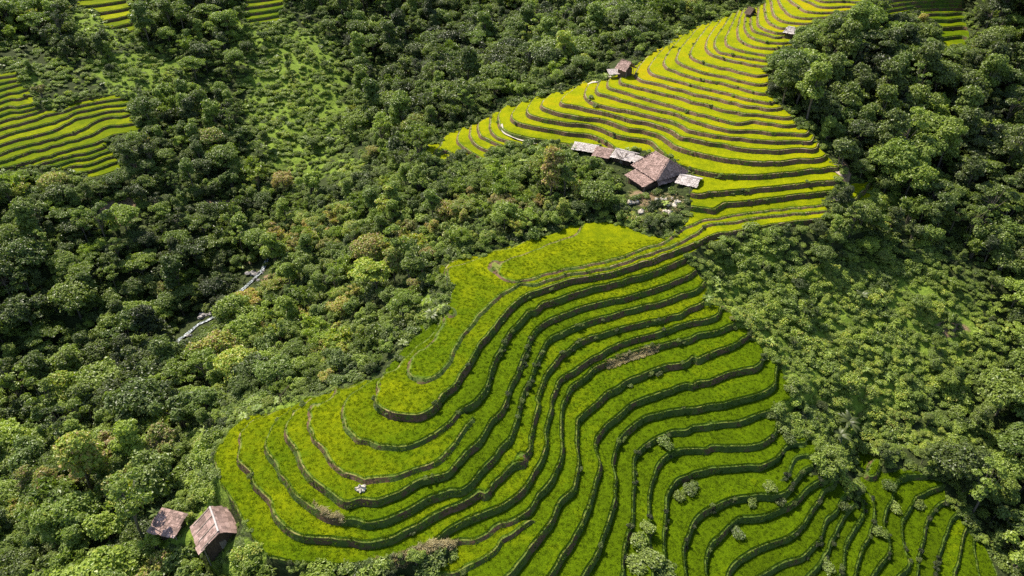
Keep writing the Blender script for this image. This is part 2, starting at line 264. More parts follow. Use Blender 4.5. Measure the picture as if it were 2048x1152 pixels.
q00, q10, q01, q11 = idx[:-1, :-1].ravel(), idx[:-1, 1:].ravel(), idx[1:, :-1].ravel(), idx[1:, 1:].ravel()
tri = np.vstack([np.c_[q00, q01, q11], np.c_[q00, q11, q10]])
def split(tri, att, vreg, F):
    f = F[tri]; s = np.sign(f); s[np.abs(f) < 1e-7] = 0
    cut = (np.minimum(np.minimum(s[:, 0], s[:, 1]), s[:, 2]) < 0) & (np.maximum(np.maximum(s[:, 0], s[:, 1]), s[:, 2]) > 0)
    if not cut.any(): return tri, att, vreg
    keep = tri[~cut]; t = tri[cut]; s = s[cut]
    E = np.vstack([t[:, [0, 1]], t[:, [1, 2]], t[:, [2, 0]]]); Es = np.sort(E, 1)
    sg = np.concatenate([s[:, 0]*s[:, 1], s[:, 1]*s[:, 2], s[:, 2]*s[:, 0]]); x = sg < 0
    key = Es[:, 0].astype(np.int64)*(len(att)+1)+Es[:, 1]
    uk, inv = np.unique(key[x], return_inverse=True)
    a = uk//(len(att)+1); b = uk % (len(att)+1); ta = (F[a]/(F[a]-F[b]))[:, None]
    new = att[a]*(1-ta)+att[b]*ta; nid = np.full(len(key), -1); nid[x] = len(att)+inv
    nr = np.where(vreg[a] > 0, vreg[a], vreg[b])
    n = len(t); e = nid.reshape(3, n).T
    out = [keep]
    for k in range(3):
        A_, B_, C_ = t[:, k], t[:, (k+1) % 3], t[:, (k+2) % 3]; eab, ebc, eca = e[:, k], e[:, (k+1) % 3], e[:, (k+2) % 3]
        m = (eab >= 0) & (eca >= 0) & (ebc < 0)
        out += [np.c_[A_, eab, eca][m], np.c_[eab, B_, C_][m], np.c_[eab, C_, eca][m]]
        m = (ebc >= 0) & (eab < 0) & (eca < 0)       # the cut runs through vertex A
        out += [np.c_[A_, B_, ebc][m], np.c_[A_, ebc, C_][m]]
    return np.vstack(out), np.vstack([att, new]), np.r_[vreg, nr]
allz = sorted({round(z, 4) for L in REGLEV for z in L})
# cut the mask outline too, so that the fields end on a clean line
tri, att, vreg = split(tri, att, vreg, att[:, 5])
for z in allz:
    regs = np.array([any(abs(z-q) < 1e-3 for q in L) for L in REGLEV])
    H_ = att[:, 2]; h0, h1, h2 = H_[tri[:, 0]], H_[tri[:, 1]], H_[tri[:, 2]]
    near = (np.minimum(np.minimum(h0, h1), h2) < z+1.8) & (np.maximum(np.maximum(h0, h1), h2) > z-1.8)
    act = regs[vreg] & (att[:, 5] > -8)
    near &= act[tri[:, 0]] & act[tri[:, 1]] & act[tri[:, 2]]
    rest, t2 = tri[~near], tri[near]
    for w in (-WB, 0.0, W1, W2):
        t2, att, vreg = split(t2, att, vreg, att[:, 2]-z-w*att[:, 3])
    tri = np.vstack([rest, t2])
def profile(H, G, L, reg):
    z = H.copy(); cls = np.zeros(len(H), int); lev = np.full(len(H), -1)
    for i, LV in enumerate(REGLEV):
        sel = np.where(reg == i)[0]
        if not len(LV) or not len(sel): continue
        LV = np.array(LV); h, g, l = H[sel], G[sel], L[sel]
        k = np.searchsorted(LV, h+1e-6, side='right')-1
        base = np.where(k >= 0, LV[np.clip(k, 0, None)], h); nxt = LV[np.clip(k+1, None, len(LV)-1)]
        dn = h-base
        zz = base+l*np.clip((dn-W1*g)/((W2-W1)*g), 0, 1)
        up = (k+1 < len(LV)) & (h > nxt-WB*g)
        t = np.clip((h-(nxt-WB*g))/(WB*g), 0, 1); t = t
        zz = np.where(up, (base+l)*(1-t)+nxt*t, zz)
        c = np.where(dn < W1*g, 2, np.where(dn < W2*g, 3, 4)); c = np.where(up, 1, c)   # 1 riser 2 bund 3 rice front 4 rice top
        ok = k >= 0
        z[sel] = np.where(ok, zz, h); cls[sel] = np.where(ok, c, 0); lev[sel] = np.where(ok, k+up, -1)
    return z, cls, lev
zt, _, _ = profile(att[:, 2], att[:, 3], att[:, 4], vreg)
m = np.clip((att[:, 5]+3)/6, 0, 1); m = m*m*(3-2*m)
gn = (vnoise(att[:, 0], att[:, 1], 2.3, 3)-0.5)*0.7+(vnoise(att[:, 0], att[:, 1], 6.1, 4)-0.5)*1.6
VZ = m*zt+(1-m)*(att[:, 2]-0.5+gn*(1-m))
tc = att[tri].mean(1); treg = np.maximum(np.maximum(vreg[tri[:, 0]], vreg[tri[:, 1]]), vreg[tri[:, 2]])
_, tcls, tlev = profile(tc[:, 2], tc[:, 3], tc[:, 4], treg)
tcls = np.where(tc[:, 5] > 0, tcls, 0)
P3 = np.c_[att[:, 0], att[:, 1], VZ]
# drop slivers
e1 = P3[tri[:, 1]]-P3[tri[:, 0]]; e2 = P3[tri[:, 2]]-P3[tri[:, 0]]; ar = np.linalg.norm(np.cross(e1, e2), axis=1)
ok = ar > 1e-7; tri, tc, treg, tcls, tlev = tri[ok], tc[ok], treg[ok], tcls[ok], tlev[ok]
fl = np.cross(P3[tri[:, 1]]-P3[tri[:, 0]], P3[tri[:, 2]]-P3[tri[:, 0]])[:, 2] < 0
tri[fl] = tri[fl][:, ::-1]
print('terrain tris', len(tri))

def mesh_from(name, V, F, mats, mi=None, smooth=False, attr=None):
    F = np.asarray(F); me = bpy.data.meshes.new(name)
    me.vertices.add(len(V)); me.vertices.foreach_set('co', np.asarray(V, np.float32).ravel())
    k = F.shape[1]; me.loops.add(F.size); me.loops.foreach_set('vertex_index', F.astype(np.int32).ravel())
    me.polygons.add(len(F)); me.polygons.foreach_set('loop_start', np.arange(0, F.size, k, dtype=np.int32))
    me.polygons.foreach_set('loop_total', np.full(len(F), k, np.int32))
    if mi is not None: me.polygons.foreach_set('material_index', np.asarray(mi, np.int32))
    for mt in mats: me.materials.append(mt)
    if attr:
        for an, data in attr.items():
            a = me.attributes.new(an, 'FLOAT', 'POINT'); a.data.foreach_set('value', np.asarray(data, np.float32))
    me.update(calc_edges=True); me.polygons.foreach_set('use_smooth', np.full(len(F), smooth, bool)) 
    return me
def tag(o, label=None, cat=None, group=None, kind=None):
    for k, v in (('label', label), ('category', cat), ('group', group), ('kind', kind)):
        if v: o[k] = v
    return o
def link(name, me, parent=None, loc=(0, 0, 0), rot=(0, 0, 0)):
    o = bpy.data.objects.new(name, me); COL.objects.link(o); o.location = loc; o.rotation_euler = rot
    if parent is not None: o.parent = parent
    return o
# ------------------------------------------------------------------ materials
class NT:
    def __init__(s, name):
        s.m = bpy.data.materials.new(name); s.m.use_nodes = True; s.n = s.m.node_tree.nodes; s.l = s.m.node_tree.links
        s.b = s.n['Principled BSDF']
    def a(s, typ, ins=None, **kw):
        x = s.n.new('ShaderNode'+typ)
        for k, v in kw.items(): setattr(x, k, v)
        for k, v in (ins or {}).items():
            i = x.inputs[k]
            if isinstance(v, bpy.types.NodeSocket): s.l.new(v, i)
            else: i.default_value = v
        return x
    def noise(s, scale, detail=3, rough=0.55, vec=None):
        x = s.a('TexNoise', {'Scale': scale, 'Detail': detail, 'Roughness': rough})
        if vec is not None: s.l.new(vec, x.inputs['Vector'])
        return x.outputs['Fac']
    def ramp(s, fac, stops, interp='LINEAR'):
        x = s.a('ValToRGB', {'Fac': fac}); x.color_ramp.interpolation = interp; e = x.color_ramp.elements
        while len(e) < len(stops): e.new(0.5)
        for k, (p, c) in enumerate(stops): e[k].position = p; e[k].color = (*c, 1) if len(c) == 3 else c
        return x.outputs['Color']
    def mix(s, fac, A, B, blend='MIX'):
        x = s.a('MixRGB', {'Fac': fac, 'Color1': A, 'Color2': B}, blend_type=blend); return x.outputs['Color']
    def math(s, op, A, B=0.0): return s.a('Math', {0: A, 1: B}, operation=op).outputs[0]
    def out(s, col, rough=0.8, spec=0.3, bump=None, bstr=0.5, bdist=0.1):
        s.l.new(col, s.b.inputs['Base Color']) if isinstance(col, bpy.types.NodeSocket) else setattr(s.b.inputs['Base Color'], 'default_value', (*col, 1))
        s.b.inputs['Roughness'].default_value = rough; s.b.inputs['Specular IOR Level'].default_value = spec
        if bump is not None:
            b = s.a('Bump', {'Height': bump, 'Strength': bstr, 'Distance': bdist}); s.l.new(b.outputs['Normal'], s.b.inputs['Normal'])
        return s.m
def rice_mat():
    t = NT('rice'); pos = t.a('NewGeometry').outputs['Position']
    ripe = t.a('Attribute', attribute_name='ripe').outputs['Fac']
    big = t.noise(0.11, 4, 0.6, pos); fine = t.noise(4.5, 2, 0.8, pos); mid = t.noise(0.55, 3, 0.6, pos)
    r = t.math('ADD', ripe, t.math('MULTIPLY', t.math('SUBTRACT', big, 0.5), 0.75))
    r = t.math('ADD', r, t.math('MULTIPLY', t.math('SUBTRACT', mid, 0.5), 0.45))
    col = t.ramp(r, [(0.0, (0.050, 0.082, 0.0012)), (0.28, (0.072, 0.118, 0.0014)), (0.50, (0.120, 0.155, 0.0015)), (0.76, (0.225, 0.247, 0.0015)), (1.0, (0.31, 0.258, 0.002))])
    v = t.ramp(fine, [(0.32, (0.52, 0.56, 0.5)), (0.5, (1.0, 1.0, 1.0)), (0.68, (1.45, 1.38, 1.3))])
    col = t.mix(1.0, col, v, 'MULTIPLY')
    return t.out(col, 0.85, 0.03, t.noise(3.2, 3, 0.8, pos), 1.0, 0.22)
def bank_mat():
    t = NT('bank'); pos = t.a('NewGeometry').outputs['Position']
    n = t.noise(0.22, 4, 0.6, pos); f = t.noise(2.2, 4, 0.7, pos)
    x = t.math('ADD', n, t.math('MULTIPLY', t.math('SUBTRACT', f, 0.5), 0.5))
    br = t.a('Attribute', attribute_name='ripe').outputs['Fac']
    x = t.math('ADD', x, t.math('ADD', t.math('MULTIPLY', t.math('SUBTRACT', br, 0.45), 0.35), 0.04))
    col = t.ramp(x, [(0.30, (0.050, 0.085, 0.016)), (0.49, (0.085, 0.120, 0.024)), (0.56, (0.10, 0.062, 0.034)), (0.72, (0.165, 0.10, 0.058))])
    return t.out(col, 0.9, 0.15, f, 0.8, 0.3)
def bund_mat():
    t = NT('bund_grass'); pos = t.a('NewGeometry').outputs['Position']
    n = t.noise(0.4, 4, 0.65, pos); br = t.a('Attribute', attribute_name='ripe').outputs['Fac']
    x = t.math('ADD', n, t.math('MULTIPLY', t.math('SUBTRACT', br, 0.45), 0.5))
    col = t.ramp(x, [(0.35, (0.07, 0.11, 0.014)), (0.55, (0.15, 0.17, 0.03)), (0.66, (0.24, 0.19, 0.085)), (0.85, (0.38, 0.31, 0.19))])
    return t.out(col, 0.9, 0.15, t.noise(5, 3, 0.6, pos), 0.5, 0.1)
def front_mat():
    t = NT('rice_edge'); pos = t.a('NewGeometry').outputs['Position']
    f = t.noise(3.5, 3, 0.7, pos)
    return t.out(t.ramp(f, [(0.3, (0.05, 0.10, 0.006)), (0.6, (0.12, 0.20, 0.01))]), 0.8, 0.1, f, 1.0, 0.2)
def ground_mat():
    t = NT('hillside'); pos = t.a('NewGeometry').outputs['Position']
    dry = t.a('Attribute', attribute_name='dry').outputs['Fac']; gr = t.a('Attribute', attribute_name='grassy').outputs['Fac']
    f = t.noise(1.3, 4, 0.7, pos); b = t.noise(0.12, 4, 0.6, pos)
    dark = t.ramp(f, [(0.3, (0.020, 0.026, 0.010)), (0.6, (0.050, 0.065, 0.020)), (0.8, (0.085, 0.095, 0.04))])
    grass = t.ramp(f, [(0.25, (0.07, 0.115, 0.014)), (0.55, (0.16, 0.23, 0.028)), (0.8, (0.26, 0.32, 0.06))])
    soil = t.ramp(f, [(0.3, (0.13, 0.09, 0.05)), (0.7, (0.33, 0.23, 0.14))])
    g = t.math('ADD', gr, t.math('MULTIPLY', t.math('SUBTRACT', b, 0.5), 1.4))
    g = t.ramp(g, [(0.4, (0, 0, 0)), (0.6, (1, 1, 1))])
    c = t.mix(g, dark, grass); c = t.mix(t.ramp(t.math('ADD', dry, t.math('MULTIPLY', t.math('SUBTRACT', b, 0.5), 0.8)), [(0.45, (0, 0, 0)), (0.6, (1, 1, 1))]), c, soil)
    return t.out(c, 0.95, 0.1, f, 1.0, 0.5)
M_RICE, M_BANK, M_BUND, M_FRONT, M_GROUND = rice_mat(), bank_mat(), bund_mat(), front_mat(), ground_mat()
def leaf_mat(name, stops, spec=0.45, rough=0.45, trans=0.32, vn=0.30, vi=0.30, lo=(0.68, 0.72, 0.78), hi=(1.30, 1.24, 1.05)):
    """Foliage: the kind of leaf is chosen by the plant's own tint value, with a little variation from plant to plant."""
    t = NT(name); pos = t.a('NewGeometry').outputs['Position']
    tint = t.a('Attribute', attribute_name='tint', attribute_type='INSTANCER').outputs['Fac']
    rnd = t.a('ObjectInfo').outputs['Random']; isl = t.a('NewGeometry').outputs['Random Per Island']
    n = t.noise(0.9, 2, 0.6, pos)
    x = t.math('ADD', tint, t.math('MULTIPLY', t.math('SUBTRACT', n, 0.5), vn))
    x = t.math('ADD', x, t.math('MULTIPLY', t.math('SUBTRACT', isl, 0.5), vi))
    col = t.ramp(x, stops)
    v = t.ramp(rnd, [(0.0, lo), (1.0, hi)]); col = t.mix(1.0, col, v, 'MULTIPLY')
    m = t.out(col, rough, spec)
    tr = t.a('BsdfTranslucent', {'Color': t.mix(1.0, col, (1.2, 1.35, 0.5, 1), 'MULTIPLY')})
    mx = t.a('MixShader', {0: trans, 1: t.b.outputs[0], 2: tr.outputs[0]})
    t.l.new(mx.outputs[0], t.n['Material Output'].inputs[0]); return m
GREEN = [(0.0, (0.030, 0.040, 0.014)), (0.25, (0.085, 0.112, 0.030)), (0.5, (0.178, 0.236, 0.042)), (0.80, (0.27, 0.36, 0.055)), (0.94, (0.42, 0.40, 0.08)), (1.0, (0.38, 0.26, 0.12))]
M_LEAF = leaf_mat('foliage', GREEN)
M_BLADE = leaf_mat('grass_blades', [(0.0, (0.05, 0.10, 0.012)), (0.4, (0.11, 0.19, 0.014)), (0.7, (0.22, 0.28, 0.02)), (1.0, (0.42, 0.35, 0.14))], 0.15, 0.7, 0.3)
M_RICEB = leaf_mat('rice_blades', [(0.0, (0.070, 0.115, 0.003)), (0.28, (0.100, 0.160, 0.003)), (0.50, (0.165, 0.21, 0.003)), (0.76, (0.30, 0.32, 0.004)), (1.0, (0.40, 0.33, 0.006))], 0.1, 0.8, 0.3, 0.05, 0.10, (0.88, 0.9, 0.9), (1.12, 1.1, 1.08))
def bark_mat():
    t = NT('bark'); pos = t.a('NewGeometry').outputs['Position']; f = t.noise(4, 4, 0.7, pos)
    return t.out(t.ramp(f, [(0.3, (0.07, 0.055, 0.04)), (0.7, (0.20, 0.17, 0.13))]), 0.9, 0.2, f, 0.7, 0.1)
M_BARK = bark_mat()
# ------------------------------------------------------------------ terrain objects
def blob(u, v, L):
    r = np.zeros(u.shape)
    for x, y, rx, ry, s in L: r = np.maximum(r, s*np.clip(1.6-1.6*np.hypot((u-x)/rx, (v-y)/ry), 0, 1))
    return r
U_, V_ = att[:, 6], att[:, 7]
# how ripe the crop stands: the high fields and the tongue are yellower, the low right ones deep green
ripe = 0.31+0.31*np.clip((660-V_)/160, 0, 1)*(U_ > 700)+0.16*np.clip((480-V_)/300, 0, 1)*(U_ > 700)
ripe += 0.24*np.clip(1-np.hypot((U_-620)/320, (V_-860)/260), 0, 1)*1.1
ripe -= 0.22*np.clip((V_-760)/200, 0, 1)*np.clip((U_-1180)/200, 0, 1)
ripe = np.where(U_ < 330, 0.50, ripe); ripe = np.where(vreg == 1+list(MASKP).index('right'), 0.36, ripe)
ripe = np.clip(ripe, 0.02, 0.95)
GRASSY = [(220,40,110,70,1),(280,150,130,70,1),(60,230,90,160,.5),(520,30,80,60,1),(590,200,150,220,1),(500,100,100,80,.6),(650,330,120,60,.6),(410,950,60,160,1),(380,1060,120,70,1),(470,1120,90,60,.9),(1580,640,300,150,1),(1800,660,220,200,1),(1660,790,240,120,1),(1480,520,180,60,.6),(1740,420,120,50,.8),(650,810,260,30,.9),(860,650,60,90,.8),(300,180,60,40,.9),(1900,880,200,60,.5),(1050,320,120,40,.6),(1290,400,60,50,.4)]
DRY = [(240,420,60,45,.9),(440,410,70,30,.7),(480,520,70,30,.5),(20,465,60,25,.6),(1290,395,55,30,.62),(1450,620,22,30,.7),(1900,655,70,30,.7),(265,330,40,30,.6),(1000,340,50,25,.6),(1060,165,60,14,.5),(2040,490,40,20,.9),(560,560,60,25,.7),(1025,95,22,12,.7),(740,720,14,20,.6),(1690,345,22,40,.9)]
grassy = blob(U_, V_, GRASSY); dry = blob(U_, V_, DRY)
def sub_obj(name, sel, mats, lut, kind='structure', smooth=False, off=0.0):
    t = tri[sel]; u, inv = np.unique(t, return_inverse=True)
    me = mesh_from(name, P3[u], inv.reshape(t.shape), mats, lut[tcls[sel]], smooth, {'ripe': ripe[u]+off, 'grassy': grassy[u], 'dry': dry[u]})
    o = link(name, me); o['kind'] = kind; return o
lut = np.array([0, 0, 0, 0, 0])
hill = sub_obj('hillside', tcls == 0, [M_GROUND], lut, smooth=True)
tag(hill, 'green and brown hillside under the forest all round the terraces', 'hillside')
RN = {1: 'central spur', 2: 'left hillside', 3: 'upper right corner', 4: 'path side on the right', 5: 'top left corner', 6: 'top edge left of centre', 7: 'left tip of the lower spur', 8: 'left tip of the upper spur', 9: 'bottom edge', 10: 'gap beside the bushes'}
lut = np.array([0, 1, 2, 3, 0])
merge = {7: 1, 8: 1, 9: 1, 10: 1}
ordn = lambda n: '%d%s' % (n, 'th' if 10 <= n % 100 <= 20 else {1: 'st', 2: 'nd', 3: 'rd'}.get(n % 10, 'th'))
lz = np.zeros(len(tri)); 
for i, L in enumerate(REGLEV):
    if L:
        s_ = (treg == i) & (tlev >= 0); lz[s_] = np.array(L)[np.clip(tlev[s_], 0, len(L)-1)]
_ro = np.random.default_rng(77); OFF = {round(float(z), 3): float(_ro.normal(0, .065)) for z in np.unique(lz.round(4))}      # each terrace was planted on its own day
lzu, lzi = np.unique(lz.round(4), return_inverse=True); toff = np.array([OFF[round(float(z), 3)] for z in lzu])[lzi]
mreg = np.array([merge.get(i, i) for i in range(len(REG))])[treg]
for rg in sorted(set(mreg[tcls > 0])):
    zs = sorted({float(z) for z in np.unique(lz[(mreg == rg) & (tcls > 0)].round(4))}, reverse=True)
    n = 0
    for z in zs:
        sel = (mreg == rg) & (tcls > 0) & (np.abs(lz-z) < 1e-3)
        if sel.sum() < 30: 
            continue
        n += 1; off = OFF[round(z, 3)]
        o = sub_obj('rice_terrace', sel, [M_RICE, M_BANK, M_BUND, M_FRONT], lut, off=off)
        tag(o, '%s rice terrace from the top on the %s, green crop with a dark bank' % (ordn(n), RN[int(rg)]), 'rice terrace', 'rice terraces on the '+RN[int(rg)])
# ------------------------------------------------------------------ plants
def leaves(C, N, size, R, elong=1.7, droop=0.0):
    """one small folded leaf face per centre C, facing N, of the given sizes"""
    n = len(C); N = N/np.linalg.norm(N, axis=1)[:, None]
    a = R.normal(size=(n, 3)); t = a-(a*N).sum(1)[:, None]*N; t /= np.linalg.norm(t, axis=1)[:, None]
    b = np.cross(N, t); s = size[:, None]
    p0 = C-t*s*elong*0.5; p2 = C+t*s*elong*0.5-N*s*droop; p1 = C+b*s*0.5+N*s*0.12; p3 = C-b*s*0.5+N*s*0.12
    return np.stack([p0, p1, p2, p3], 1).reshape(-1, 3), np.arange(4*n).reshape(n, 4)
def crown_mesh(name, blobs, n, size, R, up=0.55, inner=0.22):
    """leaf sprays over the upper and outer skin of every clump, with a darker sparse inside"""
    B = np.array(blobs, float); w = B[:, 3]**2*B[:, 4]; w /= w.sum(); k = R.choice(len(B), n, p=w)
    d = R.normal(size=(n, 3)); d[:, 2] = np.abs(d[:, 2])*0.9-0.35*R.random(n); d /= np.linalg.norm(d, axis=1)[:, None]
    rr = np.where(R.random(n) < inner, R.uniform(0.3, 0.8, n), R.uniform(0.82, 1.08, n))
    # every clump breaks up into sprays
    az = np.arctan2(d[:, 1], d[:, 0]); lump = 0.15*np.sin(az*3+k*1.7+3*d[:, 2])+0.12*np.sin(az*6-k*2.3+6*d[:, 2])
    C = B[k, :3]+d*(rr*(1+lump))[:, None]*np.c_[B[k, 3], B[k, 3], B[k, 4]]
    N = d*0.9+np.array([0, 0, up])+R.normal(size=(n, 3))*0.42
    V, F = leaves(C, N, size*R.uniform(0.6, 1.3, n), R, 1.5, 0.25)
    return mesh_from(name, V, F, [M_LEAF])
def tube(P, r0, r1, sides=6):
    P = np.array(P, float); n = len(P); V = []; 
    for i, p in enumerate(P):
        t = P[min(i+1, n-1)]-P[max(i-1, 0)]; t /= np.linalg.norm(t)+1e-9
        a = np.cross(t, [0.3, 0.9, 0.1]); a /= np.linalg.norm(a); b = np.cross(t, a); r = r0+(r1-r0)*i/(n-1)
        for q in range(sides): V.append(p+r*(a*math.cos(2*math.pi*q/sides)+b*math.sin(2*math.pi*q/sides)))
    F = [[i*sides+q, i*sides+(q+1) % sides, (i+1)*sides+(q+1) % sides, (i+1)*sides+q] for i in range(n-1) for q in range(sides)]
    return V, F
def join(parts):
    V, F = [], []
    for v, f in parts:
        o = len(V); V += [tuple(p) for p in v]; F += [tuple(i+o for i in q) for q in f]
    return V, F
def trunk_mesh(name, blobs, h, R, r=0.22, stems=1):
    parts = []
    for s in range(stems):
        ox, oy = (R.normal(0, .5, 2) if stems > 1 else (0, 0)); top = np.array([ox*1.8, oy*1.8, h*0.62])
        parts.append(tube([(ox, oy, -1.2), (ox+.1, oy, h*0.2), (ox*1.4, oy*1.3+.1, h*0.42), top], r, r*0.5))
        for b in blobs[s::stems]:
            q = np.array(b[:3]); base = np.array([ox*1.3, oy*1.3, h*(0.28+0.25*R.random())])
            parts.append(tube([base, (base+q)/2+np.array([0, 0, -.2]), q], r*0.42, r*0.12, 4))
    V, F = join(parts); return mesh_from(name, V, F, [M_BARK], smooth=True)
def make_kind(kind, seed):
    R = np.random.default_rng(seed); bl = []
    if kind == 'broad':      # wide crown of uneven clumps
        h = 8.0
        for i in range(13):
            a = R.uniform(0, 6.28); r = 2.9*math.sqrt(R.random()); z = 6.2-0.16*r*r+R.uniform(-.5, .5); q = R.uniform(1.0, 1.75); bl.append((r*math.cos(a), r*math.sin(a), z, q, q*R.uniform(.65, .9), ))
        for i in range(6):
            a = R.uniform(0, 6.28); bl.append((2.6*math.cos(a), 2.6*math.sin(a), R.uniform(3.2, 4.4), R.uniform(.8, 1.2), .7))
        n, s, st = 4600, .31, 1
    elif kind == 'tall':
        h = 11.0
        for i in range(15):
            z = R.uniform(4, 10.2); r = (1.9 if z < 8 else 1.1)*math.sqrt(R.random()); a = R.uniform(0, 6.28); q = R.uniform(.9, 1.5); bl.append((r*math.cos(a), r*math.sin(a), z, q, q*R.uniform(.7, .95)))
        n, s, st = 4600, .30, 1
    elif kind == 'clump':    # several round heads side by side, as the stream-side growth
        h = 5.5
        for i in range(9):
            a = R.uniform(0, 6.28); r = 2.3*math.sqrt(R.random()); q = R.uniform(.8, 1.35); bl.append((r*math.cos(a), r*math.sin(a), R.uniform(2.6, 4.6), q, q*R.uniform(.8, 1.3)))
        n, s, st = 3600, .27, 3
    elif kind == 'flat':     # layered, spreading limbs
        h = 7.5
        for i in range(16):
            a = R.uniform(0, 6.28); r = 3.6*math.sqrt(R.random()); q = R.uniform(.9, 1.5); bl.append((r*math.cos(a), r*math.sin(a), 6.3-0.12*r*r*0.6+R.choice([-1.1, 0, .3]), q, q*.38))
        n, s, st = 4000, .29, 1
    elif kind == 'sparse':   # tall, open, with the limbs showing
        h = 11.5
        for i in range(13):
            z = R.uniform(4.5, 11); a = R.uniform(0, 6.28); r = R.uniform(.6, 2.9); q = R.uniform(.55, 1.05); bl.append((r*math.cos(a), r*math.sin(a), z, q, q*.6))
        n, s, st = 2100, .27, 1
    elif kind == 'bush':
        h = 2.2
        for i in range(7):
            a = R.uniform(0, 6.28); r = 1.0*math.sqrt(R.random()); q = R.uniform(.5, .85); bl.append((r*math.cos(a), r*math.sin(a), R.uniform(.5, 1.3), q, q*.85))
        n, s, st = 800, .24, 1
    cr = crown_mesh(kind+'_crown', bl, n, s, R)
    return cr, trunk_mesh(kind+'_trunk', bl, h, R, .2 if kind != 'bush' else .06, st)
def plume_meshes(seed):      # bamboo: arching plumes from one clump
    R = np.random.default_rng(seed); Cs, Ns, parts = [], [], []
    for i in range(16):
        a = R.uniform(0, 6.28); L = R.uniform(5.5, 8.5); sp = R.uniform(1.0, 3.2); P = []
        for t in np.linspace(0, 1, 8):
            P.append((math.cos(a)*(0.3+sp*t**2.2), math.sin(a)*(0.3+sp*t**2.2), L*(t-0.28*t**4)))
        parts.append(tube(P, .06, .015, 4)); P = np.array(P)
        for k in range(95):
            t = R.uniform(.35, 1)**.8*7; j = min(int(t), 6); p = P[j]+(P[j+1]-P[j])*(t-j)+R.normal(0, .33, 3)*np.array([1, 1, .6]); Cs.append(p); Ns.append(R.normal(0, .5, 3)+np.array([math.cos(a)*.4, math.sin(a)*.4, .8]))
    V, F = leaves(np.array(Cs), np.array(Ns), R.uniform(.18, .34, len(Cs)), R, 2.6, .5)
    Vt, Ft = join(parts); return mesh_from('bamboo_leaves', V, F, [M_LEAF]), mesh_from('bamboo_stems', Vt, Ft, [M_BARK], smooth=True)
def palm_meshes(seed):       # banana and palm: long drooping fronds
    R = np.random.default_rng(seed); V, F = [], []
    for i in range(13):
        a = i*2.399+R.uniform(-.2, .2); L = R.uniform(2.0, 3.0); el = R.uniform(.35, 1.15); side = np.array([-math.sin(a), math.cos(a), 0])
        w0 = R.uniform(.28, .42); base = len(V)
        for k, t in enumerate(np.linspace(0, 1, 7)):
            c = np.array([math.cos(a)*L*t*math.cos(el*(1-t*.6)), math.sin(a)*L*t*math.cos(el*(1-t*.6)), 2.6+L*(math.sin(el)*t-.55*t*t)])
            w = w0*math.sin(math.pi*min(1, .12+t*.9))+.03
            V += [tuple(c-side*w-np.array([0, 0, .10])), tuple(c), tuple(c+side*w-np.array([0, 0, .10]))]
        for k in range(6):
            b = base+3*k; F += [(b, b+1, b+4, b+3), (b+1, b+2, b+5, b+4)]
    Vt, Ft = tube([(0, 0, -.8), (.05, 0, 1.2), (0, .05, 2.7)], .18, .12)
    return mesh_from('palm_fronds', V, F, [M_LEAF]), mesh_from('palm_stem', Vt, Ft, [M_BARK], smooth=True)
def tuft_mesh(name, n, h, spread, w, mat, seed, lean=0.45):
    R = np.random.default_rng(seed); V, F = [], []
    for i in range(n):
        a = R.uniform(0, 6.28); r = spread*math.sqrt(R.random()); x, y = r*math.cos(a), r*math.sin(a); a2 = R.uniform(0, 6.28); b = R.uniform(0, 6.28)
        hh = h*R.uniform(.6, 1.15); lx, ly = lean*hh*math.cos(a2), lean*hh*math.sin(a2); ww = w*R.uniform(.7, 1.3); dx, dy = ww*math.cos(b), ww*math.sin(b); o = len(V)
        V += [(x-dx, y-dy, -.1), (x+dx, y+dy, -.1), (x+lx*.4+dx, y+ly*.4+dy, hh*.7), (x+lx*.4-dx, y+ly*.4-dy, hh*.7), (x+lx+dx*.4, y+ly+dy*.4, hh), (x+lx-dx*.4, y+ly-dy*.4, hh*.98)]
        F += [(o, o+1, o+2, o+3), (o+3, o+2, o+4, o+5)]
    return mesh_from(name, V, F, [mat])
KINDS = {k: [make_kind(k, s) for s in sd] for k, sd in {'broad': (1, 2, 3), 'tall': (4, 5), 'clump': (6, 7, 8), 'flat': (9, 10), 'sparse': (19, 20), 'bush': (11, 12, 13)}.items()}
KINDS['plume'] = [plume_meshes(s) for s in (14, 15)]; KINDS['palm'] = [palm_meshes(s) for s in (16, 17)]
HT = dict(sparse=11.5, broad=7.6, tall=11.2, clump=5.4, flat=7.0, bush=2.0, plume=7.5, palm=3.6); RAD = dict(sparse=2.4, broad=3.9, tall=2.8, clump=3.2, flat=4.4, bush=1.6, plume=3.0, palm=2.6)

# where plants may stand
ZG = VZ[:NV*NU].reshape(NV, NU); XG, YG = att[:NV*NU, 0].reshape(NV, NU), att[:NV*NU, 1].reshape(NV, NU)
def samp(G, u, v):
    a = np.clip((u-U0)/DU, 0, NU-1.001); b = np.clip((v-V0)/DV, 0, NV-1.001); i = a.astype(int); j = b.astype(int); fa, fb = a-i, b-j
    return (G[j, i]*(1-fa)+G[j, i+1]*fa)*(1-fb)+(G[j+1, i]*(1-fa)+G[j+1, i+1]*fa)*fb
KEEP = [poly(q) for q in (       # roofs, yard and open water stay clear of tall growth
 "1130,280 1220,290 1270,285 1330,300 1390,330 1408,352 1395,400 1370,425 1270,430 1245,380 1225,330 1150,312",
 "300,1025 345,1022 380,1055 420,1010 470,1010 485,1060 440,1095 385,1095 340,1070 300,1055",
 "352,672 372,652 400,634 420,626 436,640 425,658 395,668 365,682", "470,582 480,556 500,540 530,536 536,556 505,578 480,590",
 "1212,150 1222,130 1240,114 1262,118 1272,134 1245,150", "1170,166 1215,152 1222,160 1180,172")]
sdk = np.full(UU.shape, -1e9)
